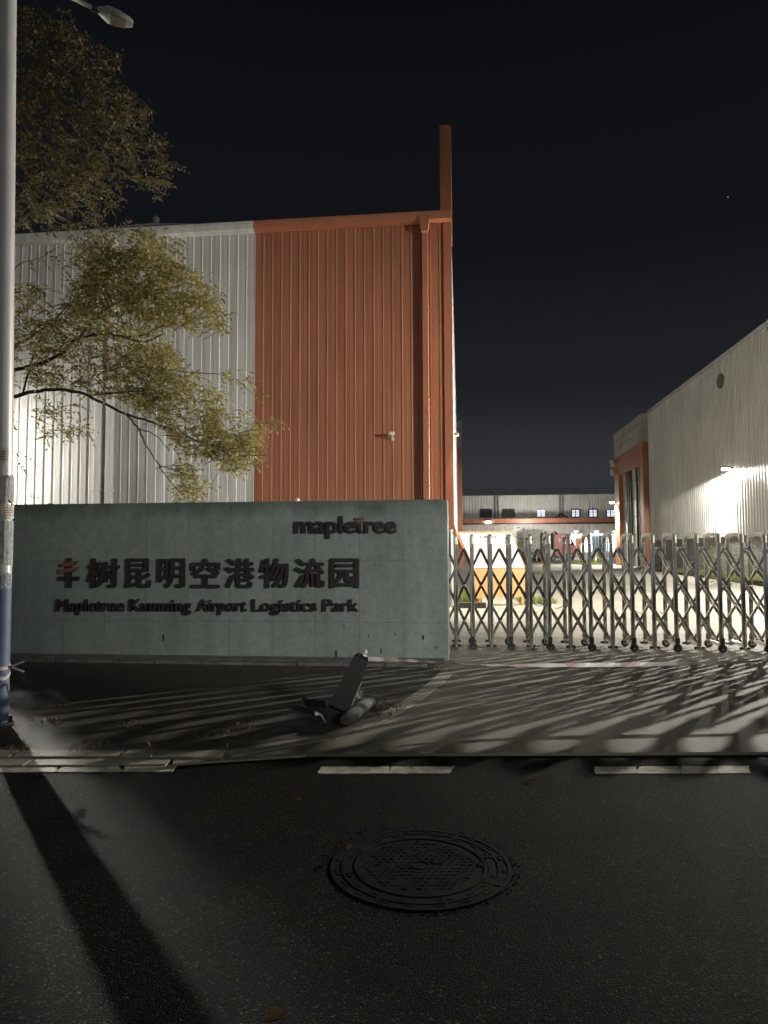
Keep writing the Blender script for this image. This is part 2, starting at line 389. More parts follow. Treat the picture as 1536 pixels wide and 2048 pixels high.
# painted lane dashes, cracked and with worn edges
def dash(x0, x1, y0, y1, cracks, shear=0):
    g = [ground(x0 + shear, y0), ground(x1 + shear * 0, y0), ground(x1 - shear, y1), ground(x0, y1)]
    xa, xb = g[3].x, g[2].x; ya, yb = g[3].y, g[0].y; sh0 = g[0].x - g[3].x; sh1 = g[1].x - g[2].x
    mb = MB(); cuts = [0] + cracks + [1]
    def crack(c, k):
        rnd = random.Random(int(c * 1000) + k)
        return [(c + rnd.uniform(-.012, .012)) for _ in range(5)]
    for i in range(len(cuts) - 1):
        L_ = crack(cuts[i], 3) if i else [0] * 5
        R_ = crack(cuts[i + 1], 3) if i + 2 < len(cuts) else [1] * 5
        left = []; right = []; gap = .004
        for j in range(5):
            t_ = j / 4; yy = ya + (yb - ya) * t_
            left.append((xa + sh0 * t_ + (xb - xa) * L_[j] + (gap if i else random.uniform(-.006, .006)), yy))
            right.append((xa + sh1 * t_ + (xb - xa) * R_[j] - (gap if i + 2 < len(cuts) else random.uniform(-.006, .006)), yy))
        nb = 9
        bot = [(left[0][0] + (right[0][0] - left[0][0]) * k / nb, ya + random.uniform(-.004, .004)) for k in range(1, nb)]
        top = [(right[4][0] + (left[4][0] - right[4][0]) * k / nb, yb + random.uniform(-.004, .004)) for k in range(1, nb)]
        out = [left[0]] + bot + right + top + left[:0:-1]
        mb.prism(out, .001, .005)
    part(mb, 'lane_marking', paint_m, road)
dash(-250, 352, 1533, 1546.5, [.38, .62, .83], 10)
dash(634, 909, 1535, 1548.5, [.53, .69], 9)
dash(1192, 1500, 1534.5, 1548.5, [.27, .55, .80], -4)

# driveway and yard: one concrete sheet from the road to the docks
m = MB(); rows = [YE, 6, 8, 10.5, 14, 20, 24, 28, 34, 40, 48, 60, 90, 160]
for Y in rows:
    for X in (-1.6 if Y < 9.6 else -40, 60):
        m.v.append(Vector((X, Y, gz(Y))))
for i in range(len(rows) - 1): m.f.append([2 * i, 2 * i + 1, 2 * i + 3, 2 * i + 2])
n = len(m.v); m.add([(-1.6, YE, -.05), (60, YE, -.05), (60, YE, .02), (-1.6, YE, .02)], [(0, 1, 2, 3)])
struct(m, 'driveway', drive_m)
# pavement in front of the sign wall, with a curved border
curve = [ground(x, y, .03) for x, y in ((420, 1508), (520, 1499), (610, 1484), (690, 1462), (750, 1441), (800, 1415), (840, 1390), (870, 1366), (893, 1344))]
out = [(-60, 5.20)] + [(p.x - .06, p.y + .05) for p in curve] + [(.62, 9.4), (-60, 16.2)]
m = MB(); m.prism(out, -.05, .022); struct(m, 'pavement', walk_m)
# kerb stones: a flat double row along the road and a row round the curve
m = MB()
def stones(path, w, z, L=.62, gap=.012):
    path = [Vector((p[0], p[1], 0)) for p in path]; pts = []; acc = [0]
    for i in range(1, len(path)): acc.append(acc[-1] + (path[i] - path[i - 1]).length)
    def P(s_):
        for i in range(1, len(path)):
            if s_ <= acc[i] or i == len(path) - 1:
                return path[i - 1].lerp(path[i], (s_ - acc[i - 1]) / (acc[i] - acc[i - 1]))
    s_ = 0
    while s_ < acc[-1] - .08:
        e_ = min(s_ + L * random.uniform(.85, 1.15), acc[-1]); a_, b_ = P(s_ + gap), P(e_ - gap)
        d = (b_ - a_).normalized(); nn_ = Vector((-d.y, d.x, 0)) * w / 2; zz = z + random.uniform(-.002, .002)
        j = lambda: random.uniform(-.006, .006)
        o_ = [a_ - nn_, b_ - nn_, b_ + nn_, a_ + nn_]
        m.prism([(p.x + j(), p.y + j()) for p in o_], -.05, zz); s_ = e_
stones([(-30, 5.14), (-1.75, 5.13)] + [(p.x, p.y) for p in curve], .15, .024, .8)
stones([(-30, 4.965), (-1.6, 4.965)] + [(p.x + .19, p.y - .10) for p in curve[1:6]], .17, .014, 1.0)
struct(m, 'kerb', kerb_m)
# planting bed behind the sign wall
m = MB(); q = [c2w(-16, 10.3), c2w(-.3, 10.3), c2w(-.3, 18.9), c2w(-16, 18.9)]
m.prism([(p.x, p.y) for p in q], -.03, .09); struct(m, 'planting_bed', soil)

# ================================================================== SIGN WALL
SU1, SU0, SV = -.172, -6.52, 9.44
SH = 2.15
sign = thing('sign_wall', 'long grey-green granite entrance wall carrying dark raised lettering', 'sign wall', ((SU0 + SU1) / 2, SV + .4, 0))
m = MB(); m.box(SU0, SU1, SV, SV + .85, -.05, SH, .008); part(m, 'wall_slab', gran, sign)
m = MB(); m.box(SU0 - .1, SU1 - .05, SV - .30, SV - .004, -.02, .045); part(m, 'plinth', wood_dark, sign)
m = MB(); x = SU0 - .1
while x < SU1 - .4:
    L_ = random.uniform(.5, .8); m.box(x, min(x + L_, SU1 - .1), SV - .62 + random.uniform(-.01, .01), SV - .52, -.02, .06 + random.uniform(-.008, .008)); x += L_ + .015
part(m, 'edging', wood_dark, sign)
def glyph_mesh(txt, bold):
    c = bpy.data.curves.new('glyph', 'FONT'); c.body = txt; c.size = 1; c.offset = bold; c.fill_mode = 'FRONT'; c.resolution_u = 4
    o = bpy.data.objects.new('glyph', c); COL.objects.link(o)
    dg = bpy.context.evaluated_depsgraph_get(); me = bpy.data.meshes.new_from_object(o.evaluated_get(dg))
    bpy.data.objects.remove(o)
    vs = [v.co.copy() for v in me.vertices]; fs = [list(p.vertices) for p in me.polygons]; bpy.data.meshes.remove(me)
    return vs, fs
def solid_text(mb, vs, fs, fn, depth):
    n = len(vs); edges = {}
    for f in fs:
        for i in range(len(f)):
            a, b_ = f[i], f[(i + 1) % len(f)]; k = (min(a, b_), max(a, b_)); edges.setdefault(k, []).append((a, b_))
    front = [fn(p.x, p.y, depth) for p in vs]; back = [fn(p.x, p.y, 0) for p in vs]
    ff = [f for f in fs] + [[n + i for i in f[::-1]] for f in fs]
    for k, l in edges.items():
        if len(l) == 1: a, b_ = l[0]; ff.append([b_, a, n + a, n + b_])
    mb.add(front + back, ff)
LG, LD = .010, .034
def signpt(px, py): return hit_v(px, py, SV)
def text_fit(mb, txt, px0, px1, pytop, pybase, bold=.02, cap_ref=None, depth=LD):
    """Raised letters; weight is built from slightly shifted layers, each standing 1.5 mm prouder than the last."""
    vs, fs = glyph_mesh(txt, 0)
    x0 = min(v.x for v in vs); x1 = max(v.x for v in vs)
    if cap_ref:
        r_, _ = glyph_mesh(cap_ref, 0); y0 = min(v.y for v in r_); y1 = max(v.y for v in r_)
    else: y0 = min(v.y for v in vs); y1 = max(v.y for v in vs)
    x0 -= bold; x1 += bold; y0 -= bold * .8; y1 += bold * .8
    ua, za = signpt(px0, pybase); ub, zb = signpt(px1, pytop)
    za2 = signpt(px0, pytop)[1]; zb2 = signpt(px1, pybase)[1]
    for k, (dx, dy) in enumerate(((0, 0), (-1, -.8), (1, -.8), (-1, .8), (1, .8), (0, -.8), (0, .8), (-1, 0), (1, 0))):
        def fn(x, y, d):
            t_ = (x + dx * bold - x0) / (x1 - x0); s_ = (y + dy * bold - y0) / (y1 - y0)
            lo = za + (zb2 - za) * t_; hi = za2 + (zb - za2) * t_
            return Vector((ua + (ub - ua) * t_, SV - LG - d - .0015 * k - (.0007 * k if d == 0 else 0), lo + (hi - lo) * s_))
        solid_text(mb, vs, fs, fn, depth)
for ch, a_, b_ in (('树', 174.5, 241), ('昆', 250.5, 305), ('明', 315.5, 372), ('空', 382.5, 441.5), ('港', 450, 510.5), ('物', 519.5, 579), ('流', 588.5, 650), ('园', 660, 718.5)):
    m = MB(); text_fit(m, ch, a_ + 2, b_, 1116.5, 1175.5, .022); part(m, 'letter', letter_m, sign)
def stroke(mb, pts, depth=LD):
    q = [signpt(*p) for p in pts]; mb.extr([(u, SV - LG, z) for u, z in q], (0, -depth, 0))
m = MB(); stroke(m, [(134.5, 1116), (145, 1116), (145, 1175), (134.5, 1175)]); stroke(m, [(119, 1153), (134.3, 1153), (134.3, 1161), (119, 1161)]); stroke(m, [(145.2, 1153), (160.5, 1153), (160.5, 1161), (145.2, 1161)])
part(m, 'letter', letter_m, sign)
m = MB(); stroke(m, [(124, 1127), (158, 1122), (153, 1130), (128, 1134)], .056); stroke(m, [(121, 1139), (160, 1134), (154, 1142), (124, 1147)], .056)
part(m, 'letter_accent', orange_let, sign, label='pair of orange slanted strokes crossing the first character')
for wd, a_, b_ in (('Mapletree', 116, 251), ('Kunming', 262, 384), ('Airport', 396, 495), ('Logistics', 506, 634.5), ('Park', 647.5, 718)):
    m = MB(); text_fit(m, wd, a_, b_, 1198, 1222, .018, 'M'); part(m, 'lettering', letter_m, sign)
for wd, a_, b_ in (('maple', 591, 713.5), ('ree', 731, 794)):
    m = MB(); text_fit(m, wd, a_, b_, 1043.5, 1066.5, .024, 'x'); part(m, 'logo_lettering', letter_m, sign)
m = MB(); stroke(m, [(716, 1048), (723, 1048), (723, 1061), (726, 1062), (728.5, 1060.5), (728.5, 1066), (722, 1067), (716, 1063)]); part(m, 'logo_lettering', letter_m, sign)
m = MB(); stroke(m, [(712, 1036), (729, 1035.5), (726, 1039.5), (714, 1040)], .055); stroke(m, [(712, 1042), (730, 1041), (727, 1045.8), (715, 1046.5)], .055)
part(m, 'logo_accent', orange_let, sign)
for px, y0, y1, w_ in ((327, 1268, 1284, 3), (672, 1300, 1320, 3.4), (762, 1297, 1309, 2.6), (846, 1270, 1281, 4), (737, 1268, 1275, 2.2), (791, 1266, 1272, 2), (688, 1250, 1256, 2), (872, 1292, 1299, 2.4)):
    m = MB(); q = [signpt(px - w_ / 2, y0), signpt(px + w_ / 2, y0 + 1), signpt(px + w_ * .7, (y0 + y1) / 2), signpt(px + w_ * .1, y1), signpt(px - w_ * .5, y1 - 3)]
    m.extr([(u, SV - .001, z) for u, z in q], (0, -.003, 0)); part(m, 'chip', dark_metal, sign)
u, z = signpt(588, 998); m = MB(); m.ball((u, SV + .2, SH + .02), .035, 8, (1, 1, 1.2), .25)
single(m, 'crumpled_paper', paper_m, 'small crumpled white scrap lying on top of the sign wall', 'litter', (u, SV + .2, SH))

# ================================================================== LEFT WAREHOUSE
LV, LU, EAVE, CB = 19.09, -.213, 10.62, 2.4
lb = thing('warehouse', 'warehouse with white and rust orange ribbed cladding behind the sign wall', 'warehouse', (-8, 30, 0))
uo = hit_v(509.5, 700, LV)[0]
front = lambda q, o, z: (q, LV - o, z)
m = MB(); m.ribbed(-18, uo, CB, EAVE, front, .262, .05, .018); part(m, 'white_cladding', white_clad, lb)
m = MB(); m.ribbed(uo, LU - .02, CB, EAVE, front, .262, .05, .018); part(m, 'orange_cladding', orange_clad, lb)
m = MB(); m.ribbed(LV + .1, 48.3, CB, EAVE, lambda q, o, z: (LU + o, q, z), .3, .06, .03); part(m, 'side_cladding', white_clad, lb)
m = MB(); m.box(-18, LU - .05, LV + .03, 49, 0, CB); part(m, 'base_wall', conc_base, lb)
m = MB(); m.prism_xz([(-18, 10.3), (LU - .1, 10.3), (LU - .1, 10.6), (-9, 11.15), (-18, 10.8)], LV + .3, 48.5)
rf = part(m, 'roof', roof_m, lb)
gz0, gz1 = EAVE - .10, EAVE + .17
gut = [(LV - .10, gz0), (LV - .24, gz0 + .03), (LV - .26, gz0 + .19), (LV - .21, gz0 + .21), (LV - .22, gz1), (LV + .35, gz1), (LV + .35, gz0)]
def gutter(a_, b_, mt):
    mb = MB(); n_ = len(gut); mb.add([(a_, y, z) for y, z in gut] + [(b_, y, z) for y, z in gut], [list(range(n_)), list(range(n_, 2 * n_))[::-1]] + [(i, (i + 1) % n_, n_ + (i + 1) % n_, n_ + i) for i in range(n_)])
    part(mb, 'gutter', mt, lb)
gutter(-18, uo, white_clad); gutter(uo, LU + .04, orange_dark)
m = MB(); m.box(LU - .18, LU + .045, LV - .05, LV + .095, CB - .35, EAVE - .11); part(m, 'corner_trim', orange_dark, lb)
ft = hit_v(890, 252, LV + .4)
f0 = hit_v(880, 400, LV + .4)[0]; f1 = hit_v(903.5, 400, LV + .4)[0]
m = MB(); m.box(f0, f1, LV + .36, LV + 1.05, 10.3, ft[1], .01); part(m, 'parapet_fin', orange_clad, lb)
def downpipe(px0, px1, mt, hop=True):
    a_ = hit_v(px0, 600, LV - .1)[0]; b_ = hit_v(px1, 600, LV - .1)[0]
    mb = MB(); mb.box(a_, b_, LV - .19, LV - .04, .3, EAVE - .4, .012)
    for z in (3.2, 5.6, 8.0): mb.box(a_ - .02, b_ + .02, LV - .196, LV - .033, z, z + .05)
    p = part(mb, 'downpipe', mt, lb); c = (a_ + b_) / 2; w_ = (b_ - a_)
    mb = MB(); mb.prism_xz([(a_, EAVE - .42), (b_, EAVE - .42), (b_ + w_ * .35, EAVE - .02), (a_ - w_ * .35, EAVE - .02)], LV - .31, LV - .05); part(mb, 'hopper', mt, p)
downpipe(844.5, 857, orange_dark); downpipe(196, 209, white_clad); downpipe(219, 232, white_clad)
u, z = hit_v(311, 440, LV + 1.2)
m = MB(); m.tube([(u, LV + 1.2, 10.5), (u, LV + 1.2, z)], .09, 12); m.ball((u, LV + 1.2, z + .02), .13, 14, (1, 1, .85)); part(m, 'roof_vent', mat('vent_metal', (.12, .12, .12), .6, .2), lb, True)
m = MB(); a_ = (LU + .01, LV - .02, CB - .30); m.tube([a_, (LU + .05, LV + .3, 2.0), (LU + .07, LV + .9, 1.7), (LU + .05, LV + 1.4, 1.2), (LU + .05, LV + 1.5, .3)], .014, 6); part(m, 'cable', dark_metal, lb)

# camera on the orange wall
u, z = hit_v(784, 868, LV - .2)
sc = thing('security_camera', 'white bullet security camera on the orange ribbed wall', 'security camera', (u, LV - .05, z - .1))
m = MB(); m.box(u - .075, u + .075, LV - .30, LV - .14, z - .035, z + .045, .02); part(m, 'housing', cam_white, sc)
m = MB(); m.box(u + .077, u + .092, LV - .285, LV - .155, z - .03, z + .04); part(m, 'lens', black_rub, sc)
m = MB(); m.tube([(u, LV - .03, z - .10), (u + .01, LV - .14, z - .09), (u, LV - .2, z - .03)], .018, 8); m.box(u - .04, u + .04, LV - .034, LV - .005, z - .15, z - .06); part(m, 'bracket', cam_white, sc)
u, z = hit_v(916, 870, LV + .1)
sc = thing('wall_lamp', 'small amber-glowing lamp head on the orange corner trim of the left warehouse', 'wall lamp', (LU + .04, LV, z - .05))
m = MB(); m.box(LU + .06, LU + .19, LV - .05, LV + .06, z - .03, z + .035, .015); part(m, 'housing', cam_orange, sc)
m = MB(); m.tube([(LU + .04, LV, z - .07), (LU + .1, LV, z - .05)], .012, 8); part(m, 'bracket', cam_white, sc)
m = MB(); m.box(LU + .075, LU + .18, LV - .035, LV + .045, z - .042, z - .031); part(m, 'lens', mat('amber_lens', (.8, .5, .2), .3, emit=(1, .75, .4), estr=5), sc)
lamp('lamp_light', 'SPOT', (LU + .2, LV + .02, z - .12), 3600, (1.0, .92, .76), sc, .12, 118, (.62, -.06, -1), .5)  # downlight added at this lamp head to brighten the near yard

# ================================================================== STAIR TOWERS
def tower(name, label, u_face, sgn, v0, v1, H, mull):
    """u_face: plane of the yard face; sgn +1 when the building lies towards +u."""
    T = thing(name, label, 'stair tower', (u_face + sgn * 2, (v0 + v1) / 2, gz(50)))
    X = lambda a_, b_: (min(u_face + sgn * a_, u_face + sgn * b_), max(u_face + sgn * a_, u_face + sgn * b_))
    zt = H - 1.9
    for k, (z0, z1) in enumerate(((H - .62, H), (H - 1.22, H - .66), (zt, H - 1.26))):
        mb = MB(); mb.box(*X(0, 4), v0, v1, z0, z1, .02); part(mb, 'cornice_band', conc_light, T)
    mb = MB(); mb.box(*X(.03, 3.9), v0 + .03, v1 - .03, zt, H - .05); part(mb, 'core', conc_base, T)
    zo = H - 3.35
    mb = MB(); mb.box(*X(0.0, 4), v0, v0 + .9, gz(50) - .2, zt - .004); part(mb, 'pier', orange_clad, T)
    mb = MB(); mb.box(*X(0.0, 4), v1 - 1.5, v1, gz(50) - .2, zt - .004); part(mb, 'pier', orange_clad, T)
    mb = MB(); mb.box(*X(0.002, 3), v0 + .903, v1 - 1.503, zo, zt - .004); part(mb, 'lintel', orange_clad, T)
    mb = MB(); mb.box(*X(.32, 3.5), v0 + .903, v1 - 1.503, gz(50) - .2, zo - .003); part(mb, 'panel_wall', panel_m, T)
    for v in mull:
        mb = MB(); mb.box(*X(.22, .318), v - .11, v + .11, gz(50) - .1, zo - .006); part(mb, 'mullion', dark_metal, T)
    for z in (2.6, 3.9, 5.2, 6.5):
        mb = MB(); mb.box(*X(.31, .318), v0 + .91, v1 - 1.51, z, z + .035); part(mb, 'panel_joint', dark_metal, T)
    return T
conc_light = mat('cornice_concrete', (.34, .345, .32), .85, 0, .15, .8)
panel_m = mat('tower_panel', (.44, .45, .43), .35, 0, .1, .5)
RU = 12.5; TU = 12.12
mv = [hit_u(1220 + x / 7.32, 1000, TU + .22)[0] for x in (475, 430, 385, 300, 270, 245)]
tw = tower('stair_tower', 'orange framed stair tower with grey bands beside the right warehouse', TU, 1, 48.35, 57.1, 10.66, mv)
tl = tower('stair_tower', 'narrow strip of orange and grey stair tower beyond the left warehouse', LU + .36, -1, 48.4, 57, 10.5, [50.5, 51.5, 52.5])
for py in (925, 943):
    v, z = hit_u(1233, py, TU); fl = MB(); fl.box(TU - .30, TU - .004, 57.0, 57.16, z - .25, z + .25, .03)
    fl.box(TU - .28, TU - .02, 56.95, 56.998, z - .2, z + .2)
    single(fl, 'floodlight', cam_white, 'unlit pale floodlight on the far edge of the stair tower, ' + ('upper' if py < 930 else 'lower') + ' of two', 'floodlight', (TU, 57.05, z))

# ================================================================== RIGHT WAREHOUSE
rb = thing('warehouse', 'pale grey ribbed warehouse on the right with a lit wall lamp', 'warehouse', (RU + 10, 34, gz(30)))
m = MB(); m.ribbed(14, 48.32, 2.12, 10.7, lambda q, o, z: (RU - o, q, z), .30, .10, .04, False); part(m, 'cladding', grey_clad, rb)
m = MB(); m.box(RU + .04, RU + 20, 14, 48.3, 0, 2.118); part(m, 'base_wall', conc_base, rb)
m = MB(); m.prism_xz([(RU - .05, 10.5), (RU + 20, 10.5), (RU + 20, 11.6), (RU + 10, 11.8), (RU - .05, 10.78)], 14, 48.33); part(m, 'roof', grey_clad, rb)
m = MB(); m.box(RU + .1, RU + 20, 14, 14.1, 2.12, 10.5); part(m, 'end_cladding', grey_clad, rb)
v, z = hit_u(1441, 762, RU - .05)
m = MB(); m.tube([(RU - .02, v, z), (RU - .10, v, z)], .36, 28); vt = part(m, 'vent', mat('vent_grille', (.12, .10, .085), .7), rb, True)
m = MB()
for k in range(-4, 5):
    w_ = math.sqrt(max(.01, .33 ** 2 - (k * .07) ** 2)); m.box(RU - .125, RU - .102, v - w_, v + w_, z + k * .07 - .01, z + k * .07 + .01)
part(m, 'louvre', mat('vent_slat', (.2, .17, .14), .6), vt)

def wall_lamp(u, v, z, label, energy, sgn=-1, spot=158, rot=None, tilt=.55, blend=.08, fwd=-.12):
    L = thing('wall_lamp', label, 'wall lamp', (u, v, z))
    mb = MB(); mb.box(u + min(0, sgn * .16), u + max(0, sgn * .16), v - .05, v + .05, z - .04, z + .04)
    part(mb, 'bracket', dark_metal, L)
    mb = MB(); a_, b_ = sorted((u + sgn * .16, u + sgn * .52)); mb.box(a_, b_, v - .16, v + .16, z + .0, z + .07, .03)
    part(mb, 'housing', dark_metal, L)
    mb = MB(); mb.box(a_ + .03, b_ - .03, v - .13, v + .13, z - .085, z - .002, .03); part(mb, 'lens', lamp_em, L)
    lamp('lamp_light', 'SPOT', (u + sgn * .38, v, z - .14), energy, WARM, L, .06, spot, (sgn * tilt, fwd if tilt else 0, -1), blend)
    return L
v1_, z1_ = hit_u(1449, 936, RU - .4)
wall_lamp(RU - .01, v1_, z1_, 'glaring lit lamp fixed high on the grey warehouse wall', 4200, spot=177, tilt=0)
wall_lamp(RU - .01, 19.6, 4.5, 'lit lamp nearest the road on the grey warehouse wall, outside the frame', 18000, spot=174, tilt=.8)
v2_, z2_ = hit_u(1231, 1003, TU - .2)
wall_lamp(TU - .004, 56.6, z2_, 'lit lamp on the orange pier of the stair tower', 9000, spot=172, tilt=.5, fwd=.45)

# ================================================================== END BUILDING
BV = 113.0
eb = thing('warehouse', 'long far warehouse with loading canopy and small upper windows closing the yard', 'warehouse', (6, BV + 10, gz(90)))
zt = hit_v(1000, 991, BV)[1]
ua, ub = -6, 36
zc1 = hit_v(1080, 1038, BV - 4)[1]; zc0 = hit_v(1080, 1047, BV - 4)[1]
dock0 = hit_v(1143, 1080, BV)[0]; dock1 = hit_v(1236, 1080, BV)[0]; dockz = hit_v(1190, 1068, BV)[1]
m = MB(); fr = lambda q, o, z: (q, BV - o, z)
m.ribbed(ua, ub, zc0 - .2, zt, fr, .45, .14, .08, False); m.ribbed(ua, dock0, 0, zc0 - .2, fr, .45, .14, .08, False); m.ribbed(dock1, ub, 0, zc0 - .2, fr, .45, .14, .08, False)
m.ribbed(dock0, dock1, dockz, zc0 - .2, fr, .45, .14, .08, False); part(m, 'cladding', grey_clad, eb)
m = MB(); m.box(ua, ub, BV + 8, BV + 8.3, 0, zt - .3); m.box(ua, ub, BV + .2, BV + 8.3, zt - .28, zt - .05); part(m, 'roof', roof_m, eb)
m = MB(); m.box(ua, ub, BV - 4.5, BV - .1, zc0 + .25, zc1, .02); m.box(ua, ub, BV - 4.62, BV - 4.504, zc0, zc1 + .06); part(m, 'canopy', orange_clad, eb)
m = MB(); m.box(ua, ub, BV - 4.64, BV - 4.622, zc0 - .12, zc0 + .10); part(m, 'canopy_edge', dark_metal, eb)
for px in (993, 1122):
    for dx in (-.22, .22):
        u = hit_v(px, 1010, BV)[0] + dx; m = MB(); m.tube([(u, BV - .2, zc1), (u, BV - .2, zt - .1)], .12, 8); part(m, 'downpipe', mat('grey_pipe', (.2, .2, .2), .5), eb)
    u = hit_v(px, 1010, BV)[0]; m = MB()
    if px > 1100:
        m.tube([(u, BV - .25, zc1 + 1.0), (u - 1.3, BV - 1.4, zc1)], .09, 6); m.tube([(u, BV - .25, zc1 + 1.0), (u + 1.3, BV - 1.4, zc1)], .09, 6)
        part(m, 'brace', dark_metal, eb)
for x0, x1, lit in ((961, 983, 0), (1005, 1028, 0), (1073.5, 1090.5, 2), (1143, 1159, 1), (1178, 1194, 1), (1213, 1229, 1)):
    a_, zb_ = hit_v(x0, 1034.5, BV - .1); b_, zt_ = hit_v(x1, 1018.5, BV - .1)
    mb = MB()
    for q in ((a_ - .1, a_ + .08, zb_, zt_), (b_ - .08, b_ + .1, zb_, zt_), (a_ + .08, b_ - .08, zt_ - .1, zt_ + .08), (a_ + .08, b_ - .08, zb_ - .08, zb_ + .1)):
        mb.box(q[0], q[1], BV - .2, BV - .05, q[2], q[3])
    c = (a_ + b_) / 2
    mb.box(c - .06, c + .06, BV - .19, BV - .06, zb_ + .1, zt_ - .1)
    if lit == 1: mb.box(a_ + .08, b_ - .08, BV - .185, BV - .065, zb_ + .62 * (zt_ - zb_), zb_ + .68 * (zt_ - zb_))
    wf = part(mb, 'window', dark_metal if lit != 2 else frame_w, eb)
    mb = MB(); mb.box(a_ + .05, b_ - .05, BV - .13, BV - .09, zb_ + .02, zt_ - .02); part(mb, 'pane', lit_win if lit else glass_dark, wf)
# roof railing
m = MB(); u = ua
zr = zt + 1.0
while u < ub: m.tube([(u, BV + .5, zt - .2), (u, BV + .5, zr)], .045, 5); u += 2.72
for zz in (.5, 1.0): m.tube([(ua, BV + .5, zt + zz), (ub, BV + .5, zt + zz)], .03, 5)
part(m, 'roof_railing', dark_metal, eb)
# lit loading bay behind the opening
m = MB(); dg = gz(100)
m.box(dock0 - .5, dock1 + .5, BV + 6, BV + 6.2, dg, dockz + .5); m.box(dock0 - .6, dock0 - .5, BV + .1, BV + 6, dg, dockz + .5); m.box(dock1 + .5, dock1 + .6, BV + .1, BV + 6, dg, dockz + .5); m.box(dock0 - .6, dock1 + .6, BV + .1, BV + 6.2, dockz + .5, dockz + .6)
m.box(dock0 - .6, dock1 + .6, BV + .1, BV + 6.2, dg + .02, dg + 1.0)
bay = part(m, 'loading_bay', mat('bay_wall', (.6, .62, .63), .6), eb)
nb = 0
for px in (1152, 1193, 1230):
    u, z = hit_v(px, 1063, BV - 1.0); L = thing('bay_lamp', 'small glowing lamp under the far canopy, ' + ('leftmost', 'middle', 'rightmost')[nb] + ' of three above the loading bay', 'lamp', (u, BV - 1, z), group='lamps above the loading bay'); nb += 1
    m = MB(); m.tube([(u, BV - 1, z + .35), (u, BV - 1, z + .05)], [.06, .4], 12); part(m, 'lamp_shade', cam_white, L)
    m = MB(); m.tube([(u, BV - 1, z + .04), (u, BV - 1, z - .06)], .3, 12); part(m, 'lamp_lens', tube_em, L)
    lamp('lamp_light', 'POINT', (u, BV + 2.2, dockz - .5), 2600, (.86, .94, 1.0), L, .3)
u, z = hit_v(976, 1043, BV - 5)
L = thing('canopy_lamp', 'glaring lit floodlight on the far canopy edge at left', 'floodlight', (u, BV - 4.7, z))
m = MB(); m.box(u - .45, u + .45, BV - 5.2, BV - 4.66, z + .05, z + .3, .06); part(m, 'housing', dark_metal, L)
m = MB(); m.ball((u, BV - 5.0, z - .1), .42, 12, (1.1, .6, .45)); part(m, 'lamp_lens', lamp_em, L, True)
lamp('lamp_light', 'SPOT', (u, BV - 6.2, z + .25), 6500, WARM, L, .3, 165, (.25, -1, -.8))
lamp('lamp_light', 'POINT', (u + 6, BV - 9, z - .9), 2600, (1, .95, .85), L, .4)

# loading bay contents
def vehicle_wheel(mb, u, v, z, r=.5, w=.3, ax=(0, 1, 0)): mb.disc((u, v, z), ax, r, w, 20)
TV = 79.0; g0 = gz(TV)
a_, zt_ = hit_v(1046, 1058, TV); b_, _ = hit_v(1087, 1058, TV)
tk = thing('box_truck', 'white ribbed box truck parked tail-on at the back of the yard', 'truck', ((a_ + b_) / 2, TV + 4, g0))
m = MB(); m.box(a_, b_, TV + .1, TV + 8.5, g0 + 1.05, zt_, .06)
m.ribbed(a_ + .1, b_ - .1, g0 + 1.15, zt_ - .12, lambda q, o, z: (q, TV + .1 - o - .01, z), .23, .08, .05, False); part(m, 'cargo_box', truck_white, tk)
m = MB(); m.box(a_ + .1, b_ - .1, TV + .25, TV + 8.4, g0 + .65, g0 + 1.04); part(m, 'chassis', dark_metal, tk)
for uu in (a_ + .25, b_ - .25):
    for vv in (TV + 1.2, TV + 2.3, TV + 7.4):
        m = MB(); vehicle_wheel(m, uu, vv, g0 + .5, .5, .34, (1, 0, 0)); part(m, 'wheel', black_rub, tk, True)
for uu in (a_ + .2, b_ - .2):
    m = MB(); m.box(uu - .12, uu + .12, TV + .2, TV + .248, g0 + .72, g0 + .9); part(m, 'tail_light', truck_red, tk)
# white lorry body edge + red cab
a_, zt_ = hit_v(1096, 1064, TV + 2); b_, _ = hit_v(1105.5, 1064, TV + 2)
CVv = 76.0
c0, ct = hit_v(1108, 1066, CVv); c1, _ = hit_v(1152, 1066, CVv); _, cb = hit_v(1120, 1112, CVv); _, cmid = hit_v(1120, 1082, CVv)
rt = thing('tractor_truck', 'red tractor truck cab with pale body panel parked beside the white box truck', 'truck', ((c0 + c1) / 2, CVv + 2, gz(CVv)))
m = MB(); out = [(c0, cb), (c1 - .05, cb), (c1, cb + .9), (c1 - .75, ct - .1), (c0 + .5, ct), (c0, ct - .3)]
m.prism_xz(out, CVv, CVv + 2.4); cab = part(m, 'cab', truck_red, rt)
m = MB(); m.prism_xz([(c1 - .95, ct - .35), (c1 - .62, ct - .4), (c1 - .15, cb + 1.1), (c1 - .95, cb + 1.1)], CVv - .02, CVv - .003); part(m, 'side_window', glass_dark, cab)
for q in ((.55, .0), (.95, -.05)):
    m = MB(); cx_, cz_ = c0 + q[0], cmid + .1 + q[1]; m.box(cx_ - .05, cx_ + .05, CVv - .02, CVv - .004, cz_ - .28, cz_ + .28); m.box(cx_ - .17, cx_ - .052, CVv - .02, CVv - .004, cz_ - .05, cz_ + .1); m.box(cx_ + .052, cx_ + .17, CVv - .02, CVv - .004, cz_ - .05, cz_ + .1)
    part(m, 'emblem', truck_white if q[0] < .7 else dark_metal, cab)
m = MB(); m.box(c0 - .12, c0 - .01, CVv + .1, CVv + 2.3, cb + .4, ct + .05); part(m, 'air_shield', dark_metal, cab)
